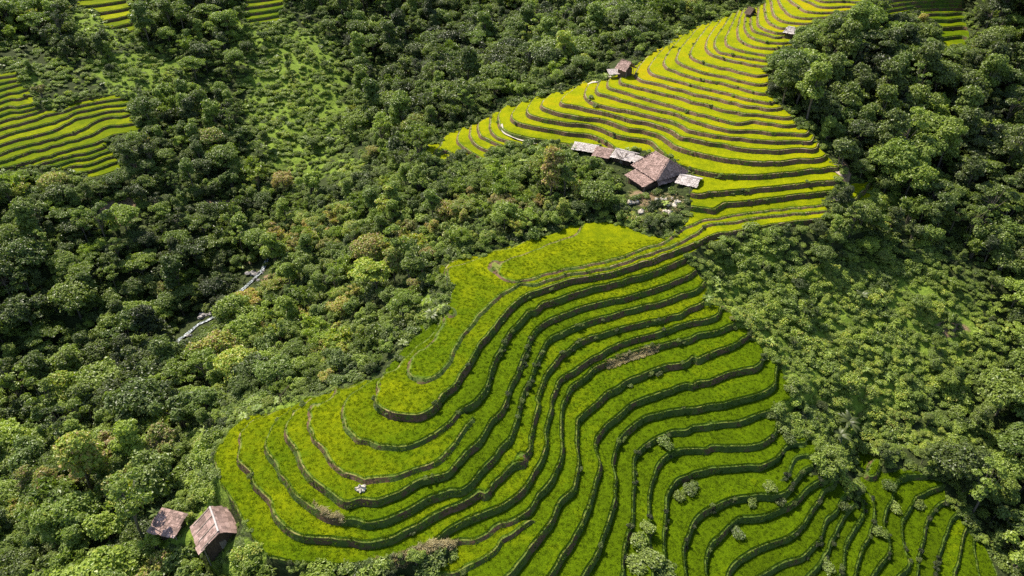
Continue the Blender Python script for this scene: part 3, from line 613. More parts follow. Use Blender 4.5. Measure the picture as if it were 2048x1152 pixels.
for P in KEEP: sdk = np.maximum(sdk, pdist(P, UU, VV)*np.where(inside(P, UU, VV), 1, -1)+(4 if P[0, 0] in (352, 470) else 0))
SD = np.maximum(sdm, sdk+2)+np.where((UU < 420) & (VV < 420), 9, 0)+np.where((UU > 1740) & (VV < 150), 9, 0)
RSH = np.random.default_rng(3)
def clear_h(u, v, s, h, r):
    """tall growth must not stand in front of the fields and roofs"""
    ok = True; hp = h*0.80*s; rp = r*s
    for fu, fv in ((0, .55), (0, 1.0), (-.85, .7), (.85, .7), (-.9, .35), (.9, .35)):
        ok = ok & (samp(SD, u+fu*rp, v-fv*hp) < 5)
    x, y, z = samp(XG, u, v), samp(YG, u, v), samp(ZG, u, v); k = h*0.8/math.tan(SUN_EL)      # nor throw its shade far into them
    sh = np.zeros(len(u), bool)
    for fr in (.45, .8, 1.15):
        us, vs, _f = to_pix(x-math.sin(SUN_AZ)*k*fr, y-math.cos(SUN_AZ)*k*fr, z); sh |= (samp(sdm, us, vs) > 6) | (samp(sdk, us, vs) > 1)
    return ok & (samp(SD, u, v) < -rp*0.25) & (~sh | (RSH.random(len(u)) < .02))
def scale_at(u, v): 
    x, y, z = samp(XG, u, v), samp(YG, u, v), samp(ZG, u, v); return FPX/(y*_c-(z-HC)*_s)
# areas of low scrub and open grass
SCRUB = [(220,40,110,70,1),(290,150,130,70,.95),(60,110,80,40,.7),(150,165,130,60,1.2),(250,215,60,60,1.0),(20,120,60,30,1.1),(520,40,70,60,1),(590,190,160,230,1.1),(430,190,60,110,.6),(760,150,60,60,.5),(650,330,140,80,.9),(500,130,80,80,.6),(405,960,55,150,1),(400,1060,110,60,.9),(480,1130,80,60,1),(560,1150,120,40,1),(1600,640,380,190,1.2),(1790,690,300,250,1.15),(1680,810,300,150,1.1),(1520,520,200,70,1),(1740,420,90,50,.9),(640,815,280,40,1),(865,640,40,90,.8),(300,190,70,40,.9),(1900,890,220,60,.8),(1060,320,130,35,1),(1300,410,90,40,1),(1700,930,40,80,1),(240,430,80,40,.8),(440,420,80,30,.7),(1900,660,120,70,.9),(1400,20,80,20,.8),(1340,60,50,20,.7),(1790,20,60,40,.6),(950,345,80,30,.9),(1290,1090,50,60,1)]
def open_at(u, v): return blob(u, v, SCRUB)
cand = []
CELL = []
uc = (UU[:-1, :-1]+DU/2).ravel(); vc = (VV[:-1, :-1]+DV/2).ravel()
ax = XG[:-1, 1:]-XG[:-1, :-1]; ay = YG[:-1, 1:]-YG[:-1, :-1]; bx = XG[1:, :-1]-XG[:-1, :-1]; by = YG[1:, :-1]-YG[:-1, :-1]
area = np.abs(ax*by-ay*bx).ravel()
inview = (uc > -215) & (uc < 2270) & (vc > -45) & (vc < 1250)
def scatter(dens, mask, R):
    n = R.poisson(area*dens*mask); i = np.repeat(np.arange(len(n)), n)
    return uc[i]+R.uniform(-DU/2, DU/2, len(i)), vc[i]+R.uniform(-DV/2, DV/2, len(i))
def thin(x, y, r, order=None):
    """keep points apart by their own radius"""
    grid = {}; keep = []
    for k in (order if order is not None else range(len(x))):
        rk = r[k]; cx, cy = int(x[k]//4), int(y[k]//4); m = 2; ok = True
        for i in range(cx-m, cx+m+1):
            for j in range(cy-m, cy+m+1):
                for q in grid.get((i, j), ()):
                    if (x[q]-x[k])**2+(y[q]-y[k])**2 < (0.62*(rk+r[q]))**2: ok = False; break
                if not ok: break
            if not ok: break
        if ok: grid.setdefault((cx, cy), []).append(k); keep.append(k)
    return np.array(keep)
R = np.random.default_rng(21)
u, v = scatter(0.15, inview, R); sd = samp(SD, u, v); m = sd < -4; u, v = u[m], v[m]
op = open_at(u, v)+R.uniform(-.25, .25, len(u)); keep = R.random(len(u)) > np.where(op > .4, .975, np.clip(op, 0, 1)*.6)
u, v = u[keep], v[keep]; S = scale_at(u, v)
X, Y = samp(XG, u, v), samp(YG, u, v)
names = np.array(['broad', 'tall', 'clump', 'flat', 'plume', 'sparse'])
right = (u > 1480) & (v < 480); mid = (u > 520) & (u < 1250) & (v > 330) & (v < 800)
pr = np.where(right[:, None], [.32, .24, .12, .12, .06, .14], np.where(mid[:, None], [.12, .08, .42, .05, .26, .07], [.26, .14, .26, .10, .12, .12]))
cum = pr.cumsum(1); kd = (R.random(len(u))[:, None] > cum).sum(1).clip(0, 5)
zone = np.where(right, 1.25, np.where(mid, 0.72, np.where(v < 260, 1.12, 1.0)))
sc = zone*R.lognormal(0, .34, len(u)); sc *= .60+.56*vnoise(X, Y, 22, 61); sc *= np.where(open_at(u, v) > .35, .55, 1.0); sc = np.clip(sc, .40, 1.9)
hts = np.array([HT[n] for n in names])[kd]; rds = np.array([RAD[n] for n in names])[kd]
final = np.zeros(len(u))
for f in (1.0, .8, .62, .48, .36):
    ok = (final == 0) & clear_h(u, v, S, hts*sc*f, rds*sc*f); final[ok] = f
m = final > 0; u, v, S, X, Y, kd, sc = u[m], v[m], S[m], X[m], Y[m], kd[m], (sc*final)[m]
rr = np.array([RAD[n] for n in names])[kd]*sc
k = thin(X, Y, rr*0.82, np.argsort(-sc*R.uniform(.6, 1, len(sc)))); u, v, S, X, Y, kd, sc = [q[k] for q in (u, v, S, X, Y, kd, sc)]
Z = samp(ZG, u, v)-0.3
# leaf tone: hill shade painted in on the left hollow and top slope, darker on the right, paler by the stream, a few yellow or brown crowns
right = (u > 1480) & (v < 480); mid = (u > 520) & (u < 1250) & (v > 330) & (v < 800)
tone = 0.42+R.normal(0, .15, len(u))+0.34*(vnoise(X, Y, 26, 9)-.25)
tone += np.where(mid, .08, 0)+np.where((u > 480) & (u < 900) & (v > 440) & (v < 740), .10, 0)-np.where(right, .06, 0)-np.where((u < 420) & (v > 420) & (v < 860), .04, 0)-np.where((v < 180) & (u > 560) & (u < 1200), .08, 0)+np.where((u < 330) & (v > 880), .06, 0)
odd = R.random(len(u)); tone = np.where(odd > .990, .75, np.where(odd < .005, .93, tone))
YEL = [(400, 745, .86), (440, 735, .9), (1205, 65, .84), (1090, 125, .8), (800, 260, .72), (1650, 50, .98), (1825, 60, .97), (1770, 65, .97), (1770, 440, .86)]
tone = np.where(tone < .78, np.clip(tone, .05, .70), tone)
for yu, yv, yt in YEL:
    dq = np.hypot(u-yu, v-yv-10); q = np.argmin(dq)
    if dq[q] < 45: tone[q] = yt
tone = np.clip(tone, .05, 1.0)
size = rr = np.array([RAD[n] for n in names])[kd]*sc*S
print('trees', len(u))

def place(kind, var, x, y, z, s, rot, tint, name, label, cat, group, lean=0.0, parts=('crown', 'trunk')):
    c, t = KINDS[kind][var % len(KINDS[kind])]
    r = bpy.data.objects.new(name, None); COL.objects.link(r); r.location = (x, y, z); r.rotation_euler = (lean, 0, rot); r.scale = (s, s, s*1.0) if kind != 'bush' else (s*random.uniform(1.0, 1.7), s*random.uniform(.8, 1.1), s*random.uniform(.65, 1.0)); r.empty_display_size = .5
    tag(r, label, cat, group)
    a = link(parts[0], c, r); a['tint'] = float(tint); b = link(parts[1], t, r)
    return r
def gn_stuff(name, pts, protos, label, cat, rot, scl, tint, pick, scz=None):
    """one object for growth that nobody could count, grown from a few source shapes"""
    me = bpy.data.meshes.new(name); me.vertices.add(len(pts)); me.vertices.foreach_set('co', np.asarray(pts, np.float32).ravel())
    for an, d, ty in (('rz', rot, 'FLOAT'), ('sc', scl, 'FLOAT'), ('tint', tint, 'FLOAT'), ('pick', pick, 'INT'), ('scz', scz if scz is not None else scl, 'FLOAT')):
        a = me.attributes.new(an, ty, 'POINT'); a.data.foreach_set('value', np.asarray(d, np.int32 if ty == 'INT' else np.float32))
    src = bpy.data.collections.new(name+'_shapes')
    for i, p in enumerate(protos):
        o = bpy.data.objects.new('%s_shape_%02d' % (name, i), p); src.objects.link(o)
    ng = bpy.data.node_groups.new(name, 'GeometryNodeTree')
    ng.interface.new_socket('Geometry', in_out='INPUT', socket_type='NodeSocketGeometry'); ng.interface.new_socket('Geometry', in_out='OUTPUT', socket_type='NodeSocketGeometry')
    N = ng.nodes; L = ng.links; gi = N.new('NodeGroupInput'); go = N.new('NodeGroupOutput')
    ci = N.new('GeometryNodeCollectionInfo'); ci.inputs['Collection'].default_value = src; ci.inputs['Separate Children'].default_value = True; ci.inputs['Reset Children'].default_value = True
    ip = N.new('GeometryNodeInstanceOnPoints'); ip.inputs['Pick Instance'].default_value = True
    def at(nm, ty):
        x = N.new('GeometryNodeInputNamedAttribute'); x.data_type = ty; x.inputs['Name'].default_value = nm; return x.outputs['Attribute']
    cr = N.new('ShaderNodeCombineXYZ'); L.new(at('rz', 'FLOAT'), cr.inputs['Z']); cs = N.new('ShaderNodeCombineXYZ'); s_ = at('sc', 'FLOAT')
    L.new(s_, cs.inputs['X']); L.new(s_, cs.inputs['Y']); L.new(at('scz', 'FLOAT'), cs.inputs['Z'])
    er = N.new('FunctionNodeEulerToRotation'); L.new(cr.outputs[0], er.inputs[0])
    L.new(gi.outputs[0], ip.inputs['Points']); L.new(ci.outputs[0], ip.inputs['Instance']); L.new(at('pick', 'INT'), ip.inputs['Instance Index'])
    L.new(er.outputs[0], ip.inputs['Rotation']); L.new(cs.outputs[0], ip.inputs['Scale']); L.new(ip.outputs[0], go.inputs[0])
    o = link(name, me); md = o.modifiers.new('grow', 'NODES'); md.node_group = ng
    tag(o, label, cat, None, 'stuff'); return o
# ------------------------------------------------------------------ trees one by one: the 300 that show largest
# what each tree is told apart by: its look and the nearest thing one can find
LMK = [('the tiled hut', 430, 1050), ('the bottom left corner', 0, 1152), ('the white rapids', 395, 650), ('the upper rapids', 500, 560), ('the yellow tree', 400, 740), ('the left end of the lower field', 430, 880),
 ('the flat top field', 980, 500), ('the thatched farmhouse', 1310, 345), ('the left tip of the upper terraces', 850, 300), ('the small hut on the ridge', 1245, 135),
 ('the left hill terraces', 200, 300), ('the left edge of the photo', 0, 600), ('the top edge above the ravine', 800, 0), ('the bend of the upper terraces', 1540, 180), ('the right end of the upper terraces', 1680, 340),
 ('the upper right corner terraces', 1900, 90), ('the right edge of the photo', 2048, 450), ('the lower right corner', 2048, 1100), ('the notch below the shrub slope', 1700, 930), ('the field edge by the steep forest', 740, 740), ('the right edge beside the lower terraces', 2048, 850), ('the left hollow', 100, 760), ('the middle of the wooded slope', 720, 520), ('the shrub slope', 1750, 600)]
LM = np.array([(a, b) for _, a, b in LMK], float)
tcx, tcy = u, v-np.array([HT[n] for n in names])[kd]*sc*S*.4
onf = (tcx > -10) & (tcx < 2060) & (tcy > -10) & (tcy < 1165)
order = np.argsort(-size*onf); big = order[:300]; rest_i = order[300:]
near = np.argmin(np.hypot(tcx[big][:, None]-LM[:, 0], tcy[big][:, None]-LM[:, 1]), 1)
def tonew(t): return 'dark green' if t < .33 else 'mid green' if t < .47 else 'fresh green' if t < .62 else 'pale green' if t < .80 else 'yellowish' if t < .94 else 'brownish'
KW = dict(sparse='open airy crown', broad='broad round crown', tall='tall narrow crown', clump='many-headed crown', flat='flat layered crown', plume='feathery plumes')
LB = {}
keys = [(tonew(tone[b]), names[kd[b]], int(n)) for b, n in zip(big, near)]
for kk in set(keys):
    mem = [b for b, q in zip(big, keys) if q == kk]; L_ = LM[kk[2]]
    mem.sort(key=lambda b: math.hypot(tcx[b]-L_[0], tcy[b]-L_[1]))
    for i, b in enumerate(mem):
        far = 'nearest' if i == 0 else ordn(i+1)+' nearest'
        LB[b] = '%s %s, %s, %s to %s' % (kk[0], 'bamboo clump' if kk[1] == 'plume' else 'tree', KW[kk[1]], far, LMK[kk[2]][0])
for b in big:
    kn = names[kd[b]]; bam = kn == 'plume'
    place(kn, int(R.integers(0, 9)), X[b], Y[b], Z[b], sc[b], R.uniform(0, 6.28), tone[b], 'bamboo_clump' if bam else dict(broad='broadleaf_tree', tall='tall_tree', clump='bushy_tree', flat='spreading_tree', sparse='slender_tree')[kn], LB[b], 'bamboo' if bam else 'tree', 'bamboo clumps in the valley' if bam else 'trees on the wooded slopes', R.uniform(-.06, .06), ('leaves', 'stems') if bam else ('crown', 'trunk'))
protos = [KINDS[n][j][q] for n in names for j in range(2) for q in (0, 1)]
pb = []; 
ri = rest_i; base = kd[ri]*4+R.integers(0, 2, len(ri))*2
P2 = np.c_[X[ri], Y[ri], Z[ri]]; rz = R.uniform(0, 6.28, len(ri))
gn_stuff('forest', np.vstack([P2, P2]), protos, 'dense mixed forest covering the slopes and ravine around the terraces', 'forest', np.r_[rz, rz], np.r_[sc[ri], sc[ri]], np.r_[tone[ri], tone[ri]], np.r_[base, base+1])
# ------------------------------------------------------------------ low growth between the trees
u2, v2 = scatter(0.42, inview & (samp(sdm, uc, vc) < -1), R)
o2 = open_at(u2, v2); S2 = scale_at(u2, v2)
big2 = clear_h(u2, v2, S2, 1.6*np.ones(len(u2)), 1.4*np.ones(len(u2))) | (samp(SD, u2, v2) < -9)
kp = R.random(len(u2)) < np.where(o2 > .3, np.where((v2 < 450) & (u2 < 900), .35, 1.0), 0.45); kp &= R.random(len(u2)) > .75*blob(u2, v2, DRY); 
u2, v2, o2, big2 = u2[kp], v2[kp], o2[kp], big2[kp]
u3, v3 = scatter(0.6, inview & (np.abs(samp(sdm, uc, vc)+4) < 7), R); u2, v2 = np.r_[u2, u3], np.r_[v2, v3]; o2 = np.r_[o2, np.full(len(u3), .55)]; big2 = np.r_[big2, R.random(len(u3)) < .12]
x2, y2, z2 = samp(XG, u2, v2), samp(YG, u2, v2), samp(ZG, u2, v2)-.15
s2 = R.uniform(.55, 1.25, len(u2))*np.where(big2, 1, .45)*np.where(o2 > .3, .95, 1.1)*np.where(samp(sdk, u2, v2) > -2, .6, 1)
t2_ = np.clip(0.44+.28*np.clip(o2, 0, 1)+R.normal(0, .09, len(u2))+.25*(vnoise(x2, y2, 9, 12)-.5), .05, .80)
s2 *= .55+.95*vnoise(x2, y2, 7, 44)
pk = R.integers(0, 3, len(u2)); al = R.random(len(u2)) < .10; pk = np.where(al, R.integers(3, 5, len(u2)), pk); s2 = np.where(al, s2*.42, s2); al = R.random(len(u2)) < .012; pk = np.where(al, 5, pk); s2 = np.where(al, .6, s2)
gn_stuff('undergrowth', np.c_[x2, y2, z2], [KINDS['bush'][j][0] for j in range(3)]+[KINDS['clump'][j][0] for j in range(2)]+[KINDS['palm'][0][0]], 'low bushes and weeds carpeting the open slopes and forest floor', 'undergrowth', R.uniform(0, 6.28, len(u2)), s2, t2_, pk, s2*R.uniform(.7, 1.1, len(u2)))
print('undergrowth', len(u2))
# ------------------------------------------------------------------ grass on the banks, and the rice itself
TA = P3[tri[:, 0]]; TB = P3[tri[:, 1]]; TC = P3[tri[:, 2]]
tar = np.linalg.norm(np.cross(TB-TA, TC-TA), axis=1)/2
tu, tv = tc[:, 6], tc[:, 7]; vis = (tu > -120) & (tu < 2160) & (tv > -15) & (tv < 1185)
def on_faces(sel, dens):
    i = np.where(sel & vis)[0]; n = R.poisson(tar[i]*dens[i] if hasattr(dens, '__len__') else tar[i]*dens); i = np.repeat(i, n)
    a, b = R.random(len(i)), R.random(len(i)); f = a+b > 1; a[f], b[f] = 1-a[f], 1-b[f]
    return i, TA[i]+(TB[i]-TA[i])*a[:, None]+(TC[i]-TA[i])*b[:, None]
tuftB = [tuft_mesh('bank_tuft', 14, .32, .28, .035, M_BLADE, s, .6) for s in (31, 32, 33)]
weed = [KINDS['bush'][j][0] for j in range(2)]
bd = np.where(tcls == 1, 2.0, np.where(tcls == 2, 1.4, 0.0))*np.where(tv < 300, .45, 1)
i, P = on_faces((tcls == 1) | (tcls == 2), bd)
tn = np.clip(.30+.3*(vnoise(P[:, 0], P[:, 1], 7, 8)-.4)+.5*(ripe[tri[i, 0]]-.4)+R.normal(0, .12, len(i)), 0, 1)
s = R.uniform(.4, 1.0, len(i)); wd = R.random(len(i)) < .008*(1+14*(vnoise(P[:, 0], P[:, 1], 9, 18) > .74)+5*((tv[i] > 860) & (tu[i] > 1230))*(vnoise(P[:, 0], P[:, 1], 6, 19) > .55)); s = np.where(wd, R.uniform(.22, .5, len(i)), s)
gn_stuff('grass', P, tuftB+weed, 'rough grass and weeds on the banks between the rice terraces', 'grass', R.uniform(0, 6.28, len(i)), s, tn, np.where(wd, 3+R.integers(0, 2, len(i)), R.integers(0, 3, len(i))), s*R.uniform(.7, 1.2, len(i)))
print('bank tufts', len(i))
tuftR = [tuft_mesh('rice_tuft', 18, .17, .30, .035, M_RICEB, s, .8) for s in (41, 42, 43)]
i, P = on_faces((tcls == 3) | (tcls == 4), np.where(tcls == 3, 5.0, 2.4*(tv > 480))*np.where(tv > 330, 1, .3))
tn = np.clip(ripe[tri[i, 0]]+toff[i]+.25*(vnoise(P[:, 0], P[:, 1], 9, 28)-.5)+.06*(vnoise(P[:, 0], P[:, 1], 1.9, 38)-.5)+R.normal(0, .06, len(i)), 0, 1)
s = R.uniform(.75, 1.2, len(i)); P[:, 2] -= .05
gn_stuff('rice', P, tuftR, 'green to yellow rice standing thick on every terrace', 'rice', R.uniform(0, 6.28, len(i)), s, tn, R.integers(0, 3, len(i)), s)
print('rice tufts', len(i))
# ------------------------------------------------------------------ roofs, huts and small things
def thatch_mat(name, c0, c1, c2, sc=1.0):
    t = NT(name); co = t.a('TexCoord').outputs['Object']; isl = t.a('NewGeometry').outputs['Random Per Island']
    f = t.noise(3.0, 5, 0.75, co); b = t.noise(0.5, 3, 0.6, co)
    st = t.a('TexNoise', {'Scale': 1.0, 'Detail': 3.0}); mp = t.a('Mapping', {'Vector': co, 'Scale': (22, 3, 3)}); t.l.new(mp.outputs[0], st.inputs['Vector'])
    x = t.math('ADD', t.math('MULTIPLY', f, .5), t.math('MULTIPLY', isl, .35)); x = t.math('ADD', x, t.math('MULTIPLY', t.math('SUBTRACT', b, .5), .5))
    col = t.ramp(x, [(.2, c0), (.5, c1), (.78, c2)])
    return t.out(col, 0.9, 0.15, st.outputs['Fac'], .7, .06)
M_TH_PINK = thatch_mat('weathered_thatch', (0.13, 0.09, 0.075), (0.34, 0.228, 0.195), (0.53, 0.39, 0.35))
M_TH_PALE = thatch_mat('pale_thatch', (0.24, 0.20, 0.18), (0.52, 0.46, 0.43), (0.72, 0.67, 0.64))
def wood_mat(name, a, b):
    t = NT(name); co = t.a('TexCoord').outputs['Object']; mp = t.a('Mapping', {'Vector': co, 'Scale': (6, 6, .6)}); n = t.a('TexNoise', {'Scale': 1.5, 'Detail': 4.0}); t.l.new(mp.outputs[0], n.inputs['Vector'])
    return t.out(t.ramp(n.outputs['Fac'], [(.3, a), (.7, b)]), .85, .2, n.outputs['Fac'], .5, .03)
M_WOOD = wood_mat('dark_wood', (0.045, 0.03, 0.022), (0.14, 0.095, 0.065)); M_WOODL = wood_mat('grey_wood', (0.16, 0.13, 0.10), (0.34, 0.29, 0.24))
def rock_mat(name, a, b):
    t = NT(name); co = t.a('TexCoord').outputs['Object']; n = t.noise(1.6, 5, .7, co); return t.out(t.ramp(n, [(.3, a), (.7, b)]), .85, .25, n, .8, .1)
M_ROCK = rock_mat('grey_rock', (0.16, 0.14, 0.13), (0.46, 0.42, 0.39)); M_ROCKW = rock_mat('pale_rock', (0.26, 0.22, 0.17), (0.60, 0.54, 0.45)); M_EARTH = rock_mat('earth', (0.22, 0.15, 0.10), (0.50, 0.40, 0.30))
def water_mat():
    t = NT('white_water'); pos = t.a('NewGeometry').outputs['Position']; n = t.noise(1.3, 4, .7, pos)
    return t.out(t.ramp(n, [(.44, (0.05, 0.062, 0.06)), (.54, (0.25, 0.28, 0.29)), (.68, (0.75, 0.77, 0.79))]), .25, .5, n, .6, .2)
M_WATER = water_mat()
def box(x0, x1, y0, y1, z0, z1):
    V = [(x, y, z) for z in (z0, z1) for y in (y0, y1) for x in (x0, x1)]
    return V, [(0, 2, 3, 1), (4, 5, 7, 6), (0, 1, 5, 4), (2, 6, 7, 3), (0, 4, 6, 2), (1, 3, 7, 5)]
def part(name, parts, mats, parent, smooth=False):
    V, F = join(parts); me = bpy.data.meshes.new(name); me.from_pydata([tuple(map(float, v)) for v in V], [], F)
    for m_ in (mats if isinstance(mats, list) else [mats]): me.materials.append(m_)
    if smooth: me.polygons.foreach_set('use_smooth', [True]*len(F))
    return link(name, me, parent)
def slope(poly3, n_up, Rr, bw=.42, bl=.75, lift=.07):
    """thatch bundles laid in courses over one roof plane; poly3[0]->poly3[1] is the eave"""
    P = np.array(poly3, float); e = P[1]-P[0]; L = np.linalg.norm(e); e /= L; nrm = np.cross(P[1]-P[0], P[-1]-P[0]); nrm /= np.linalg.norm(nrm)
    if nrm[2] < 0: nrm = -nrm
    d = np.cross(nrm, e); d = d if d[2] > 0 else -d
    q = np.c_[(P-P[0])@e, (P-P[0])@d]; H = q[:, 1].max(); out_v, out_f = [], []
    rows = max(3, int(H/(bl*.55))); 
    for r in range(rows+1):
        y = r*H/rows; xs = []
        for i in range(len(q)):
            a, b = q[i], q[(i+1) % len(q)]
            yy = min(max(y, .02), H-.02)
            if (a[1]-yy)*(b[1]-yy) < 0: xs.append(a[0]+(b[0]-a[0])*(yy-a[1])/(b[1]-a[1]))
        if len(xs) < 2: continue
        x0, x1 = min(xs)-.12, max(xs)+.12; n = max(1, int((x1-x0)/(bw*.62)))
        for k in range(n):
            xc = x0+(k+.5+Rr.uniform(-.3, .3))*(x1-x0)/n; w = bw*Rr.uniform(.7, 1.2)/2; l = bl*Rr.uniform(.8, 1.25); s0 = Rr.uniform(.5, 1.3)*lift; tw = Rr.uniform(-.12, .12)
            lo = y-l*.45-(Rr.uniform(0, .22) if r == 0 else 0); hi = min(y+l*.55, H+.08)
            c = [P[0]+e*(xc-w)+d*lo+nrm*(s0+.05), P[0]+e*(xc+w)+d*lo+nrm*(s0+Rr.uniform(0, .05)+.05), P[0]+e*(xc+w*.9+tw)+d*hi+nrm*.03, P[0]+e*(xc-w*.9+tw)+d*hi+nrm*.03]
            dn = -nrm*.09; o = len(out_v); out_v += c+[c[0]+dn, c[1]+dn]; out_f += [(o, o+1, o+2, o+3), (o+4, o+5, o+1, o), (o, o+3, o+4), (o+1, o+5, o+2)]
    return out_v, out_f
def roof_parts(L, W, z0, rise, hb, hf, Rr, thick=.28, ox=0, oy=0, **kw):
    """hipped or gabled thatch roof with a solid body below the bundles"""
    x0, x1, y0, y1 = ox-L/2, ox+L/2, oy-W/2, oy+W/2; A, B, C, D = (x0, y0, z0), (x1, y0, z0), (x1, y1, z0), (x0, y1, z0); E, G = (x0+hb, oy, z0+rise), (x1-hf, oy, z0+rise)
    S = [slope([A, B, G, E], None, Rr, **kw), slope([C, D, E, G], None, Rr, **kw)]
    if hf > .3: S.append(slope([B, C, G], None, Rr, **kw))
    if hb > .3: S.append(slope([D, A, E], None, Rr, **kw))
    lo = lambda p: (p[0], p[1], p[2]-thick)
    V = [A, B, C, D, E, G]+[lo(p) for p in (A, B, C, D, E, G)]
    F = [(0, 1, 5, 4), (2, 3, 4, 5), (1, 2, 5), (3, 0, 4), (6, 10, 11, 7), (8, 11, 10, 9), (7, 11, 8), (9, 10, 6), (0, 6, 7, 1), (1, 7, 8, 2), (2, 8, 9, 3), (3, 9, 6, 0)]
    if hf <= .3: F = [f for f in F if f not in ((1, 2, 5), (7, 11, 8), (1, 7, 8, 2))]+[(1, 7, 11, 5), (5, 11, 8, 2)]
    if hb <= .3: F = [f for f in F if f not in ((3, 0, 4), (9, 10, 6), (3, 9, 6, 0))]+[(3, 9, 10, 4), (4, 10, 6, 0)]
    cap = tube([(E[0]-.1, oy, E[2]+.12), ((E[0]+G[0])/2, oy+.05, E[2]+.06), (G[0]+.1, oy, G[2]+.12)], .20, .20, 6)
    return S+[(V, F)], cap
def shed_roof(L, W, z0, z1, Rr, thick=.22, ox=0, oy=0, **kw):
    """single slope, low side at -y"""
    A, B, C, D = (ox-L/2, oy-W/2, z0), (ox+L/2, oy-W/2, z0), (ox+L/2, oy+W/2, z1), (ox-L/2, oy+W/2, z1); lo = lambda p: (p[0], p[1], p[2]-thick)
    V = [A, B, C, D]+[lo(p) for p in (A, B, C, D)]; F = [(0, 1, 2, 3), (4, 7, 6, 5), (0, 4, 5, 1), (1, 5, 6, 2), (2, 6, 7, 3), (3, 7, 4, 0)]
    return [slope([A, B, C, D], None, Rr, **kw), (V, F)]
def house(name, label, x, y, z, yaw, group=None, cat='hut'):
    r = bpy.data.objects.new(name, None); COL.objects.link(r); r.location = (x, y, z); r.rotation_euler = (0, 0, yaw); return tag(r, label, cat, group)
def posts(pp, z0, z1, parent, r=.11, mat=None):
    for px, py in pp: part('post', [tube([(px, py, z0), (px, py, z1)], r, r*.85, 6)], mat or M_WOODL, parent)
RB = np.random.default_rng(99)
# farmhouse: big hipped thatch roof with a lean-to on the stream side and an open porch towards the fields
ZY = 1.6
fh = house('farmhouse', 'largest farmhouse, wide pinkish-brown thatched roof with a shaded hip, beside the terraces', 46.4, 194.3, ZY, math.radians(-61), cat='farmhouse')
rp, cap = roof_parts(12.2, 12.0, 3.4, 4.2, 3.0, 2.4, RB, ox=-.5); ro = part('roof', rp, M_TH_PINK, fh); part('ridge_cap', [cap], M_TH_PINK, ro, True)
part('wall', [box(-5.6, 4.6, -4.8, 4.8, -2.5, 3.25)], M_WOOD, fh)
rp = slope([(5.9, -5.4, 1.9), (5.9, 5.0, 1.9), (4.2, 4.4, 3.1), (4.2, -4.8, 3.1)], None, RB)
part('veranda_roof', [rp, ([(5.9, -5.4, 1.9), (5.9, 5.0, 1.9), (4.2, 4.4, 3.1), (4.2, -4.8, 3.1), (5.9, -5.4, 1.7), (5.9, 5.0, 1.7), (4.2, 4.4, 2.9), (4.2, -4.8, 2.9)], [(0, 1, 2, 3), (4, 7, 6, 5), (0, 4, 5, 1), (0, 3, 7, 4), (1, 5, 6, 2)])], M_TH_PINK, fh)
part('lean_to_roof', shed_roof(9.2, 4.6, 1.7, 3.0, RB, ox=.2, oy=-7.6), M_TH_PINK, fh)
part('lean_to_wall', [box(-3.9, 4.2, -9.2, -4.9, -2.5, 1.5)], M_WOOD, fh)
posts([(5.5, -4.9), (5.5, -1.6), (5.5, 1.6), (5.5, 4.6)], -2.5, 1.9, fh); posts([(4.5, -9.6), (-4.2, -9.6)], -2.5, 1.7, fh)
part('deck', [box(4.65, 6.2, -5.2, 5.0, -.45, -.25)], M_WOODL, fh)
dr = part('door', [box(4.62, 4.70, -.7, .7, -.2, 2.0)], M_WOODL, fh); part('handle', [box(4.71, 4.76, .45, .55, .8, 1.0)], M_WOOD, dr)
for yy in (-3.2, 2.8):
    wd_ = part('window', [box(4.62, 4.68, yy-.55, yy+.55, .7, 1.8)], M_WOODL, fh); part('shutter', [box(4.69, 4.73, yy-.5, yy-.03, .75, 1.75), box(4.69, 4.73, yy+.03, yy+.5, .75, 1.75)], M_WOOD, wd_)
po = house('porch_shelter', 'open shelter with pale straw roof on posts, right of the farmhouse by the field', 54.0, 187.6, 1.1, math.radians(-28), cat='shelter')
rp, cap = roof_parts(6.4, 6.2, 3.2, 1.1, .2, .2, RB); ro = part('roof', rp, M_TH_PALE, po); part('ridge_cap', [cap], M_TH_PALE, ro, True); posts([(-2.6, -2.5), (2.6, -2.5), (-2.6, 2.5), (2.6, 2.5)], -2.5, 3.0, po, .15)
part('bench', [box(-2.2, 2.2, 1.6, 2.1, .35, .45), box(-2.0, -1.9, 1.65, 2.05, -.6, .35), box(1.9, 2.0, 1.65, 2.05, -.6, .35)], M_WOODL, po)
sh = house('storage_shed', 'white-roofed shed behind the bare tree, left of the farmhouse', 37.0, 206.4, 1.8, math.radians(-32), 'sheds beside the farmhouse', 'shed')
rp, cap = roof_parts(7.0, 6.6, 2.1, 1.4, .2, .2, RB); ro = part('roof', rp, M_TH_PALE, sh); part('ridge_cap', [cap], M_TH_PALE, ro, True); part('wall', [box(-2.9, 2.9, -2.6, 2.6, -2, 2.0)], M_WOOD, sh)
dr = part('door', [box(-.5, .5, -2.68, -2.61, -.2, 1.7)], M_WOODL, sh); part('handle', [box(.3, .38, -2.74, -2.69, .7, .9)], M_WOOD, dr)
sh = house('storage_shed', 'small pinkish shed in the middle of the three left of the farmhouse', 30.0, 208.6, 1.4, math.radians(-24), 'sheds beside the farmhouse', 'shed')
part('roof', shed_roof(5.6, 4.6, 1.9, 3.1, RB), M_TH_PINK, sh); part('wall', [box(-2.3, 2.3, -1.8, 1.8, -2, 1.75)], M_WOOD, sh); dr = part('door', [box(-.5, .5, -1.88, -1.81, -.2, 1.5)], M_WOODL, sh); part('handle', [box(.3, .38, -1.94, -1.89, .6, .8)], M_WOOD, dr)
sh = house('storage_shed', 'long low pale shed, farthest left of the farmhouse at the field edge', 24.6, 213.6, 1.0, math.radians(-22), 'sheds beside the farmhouse', 'shed')
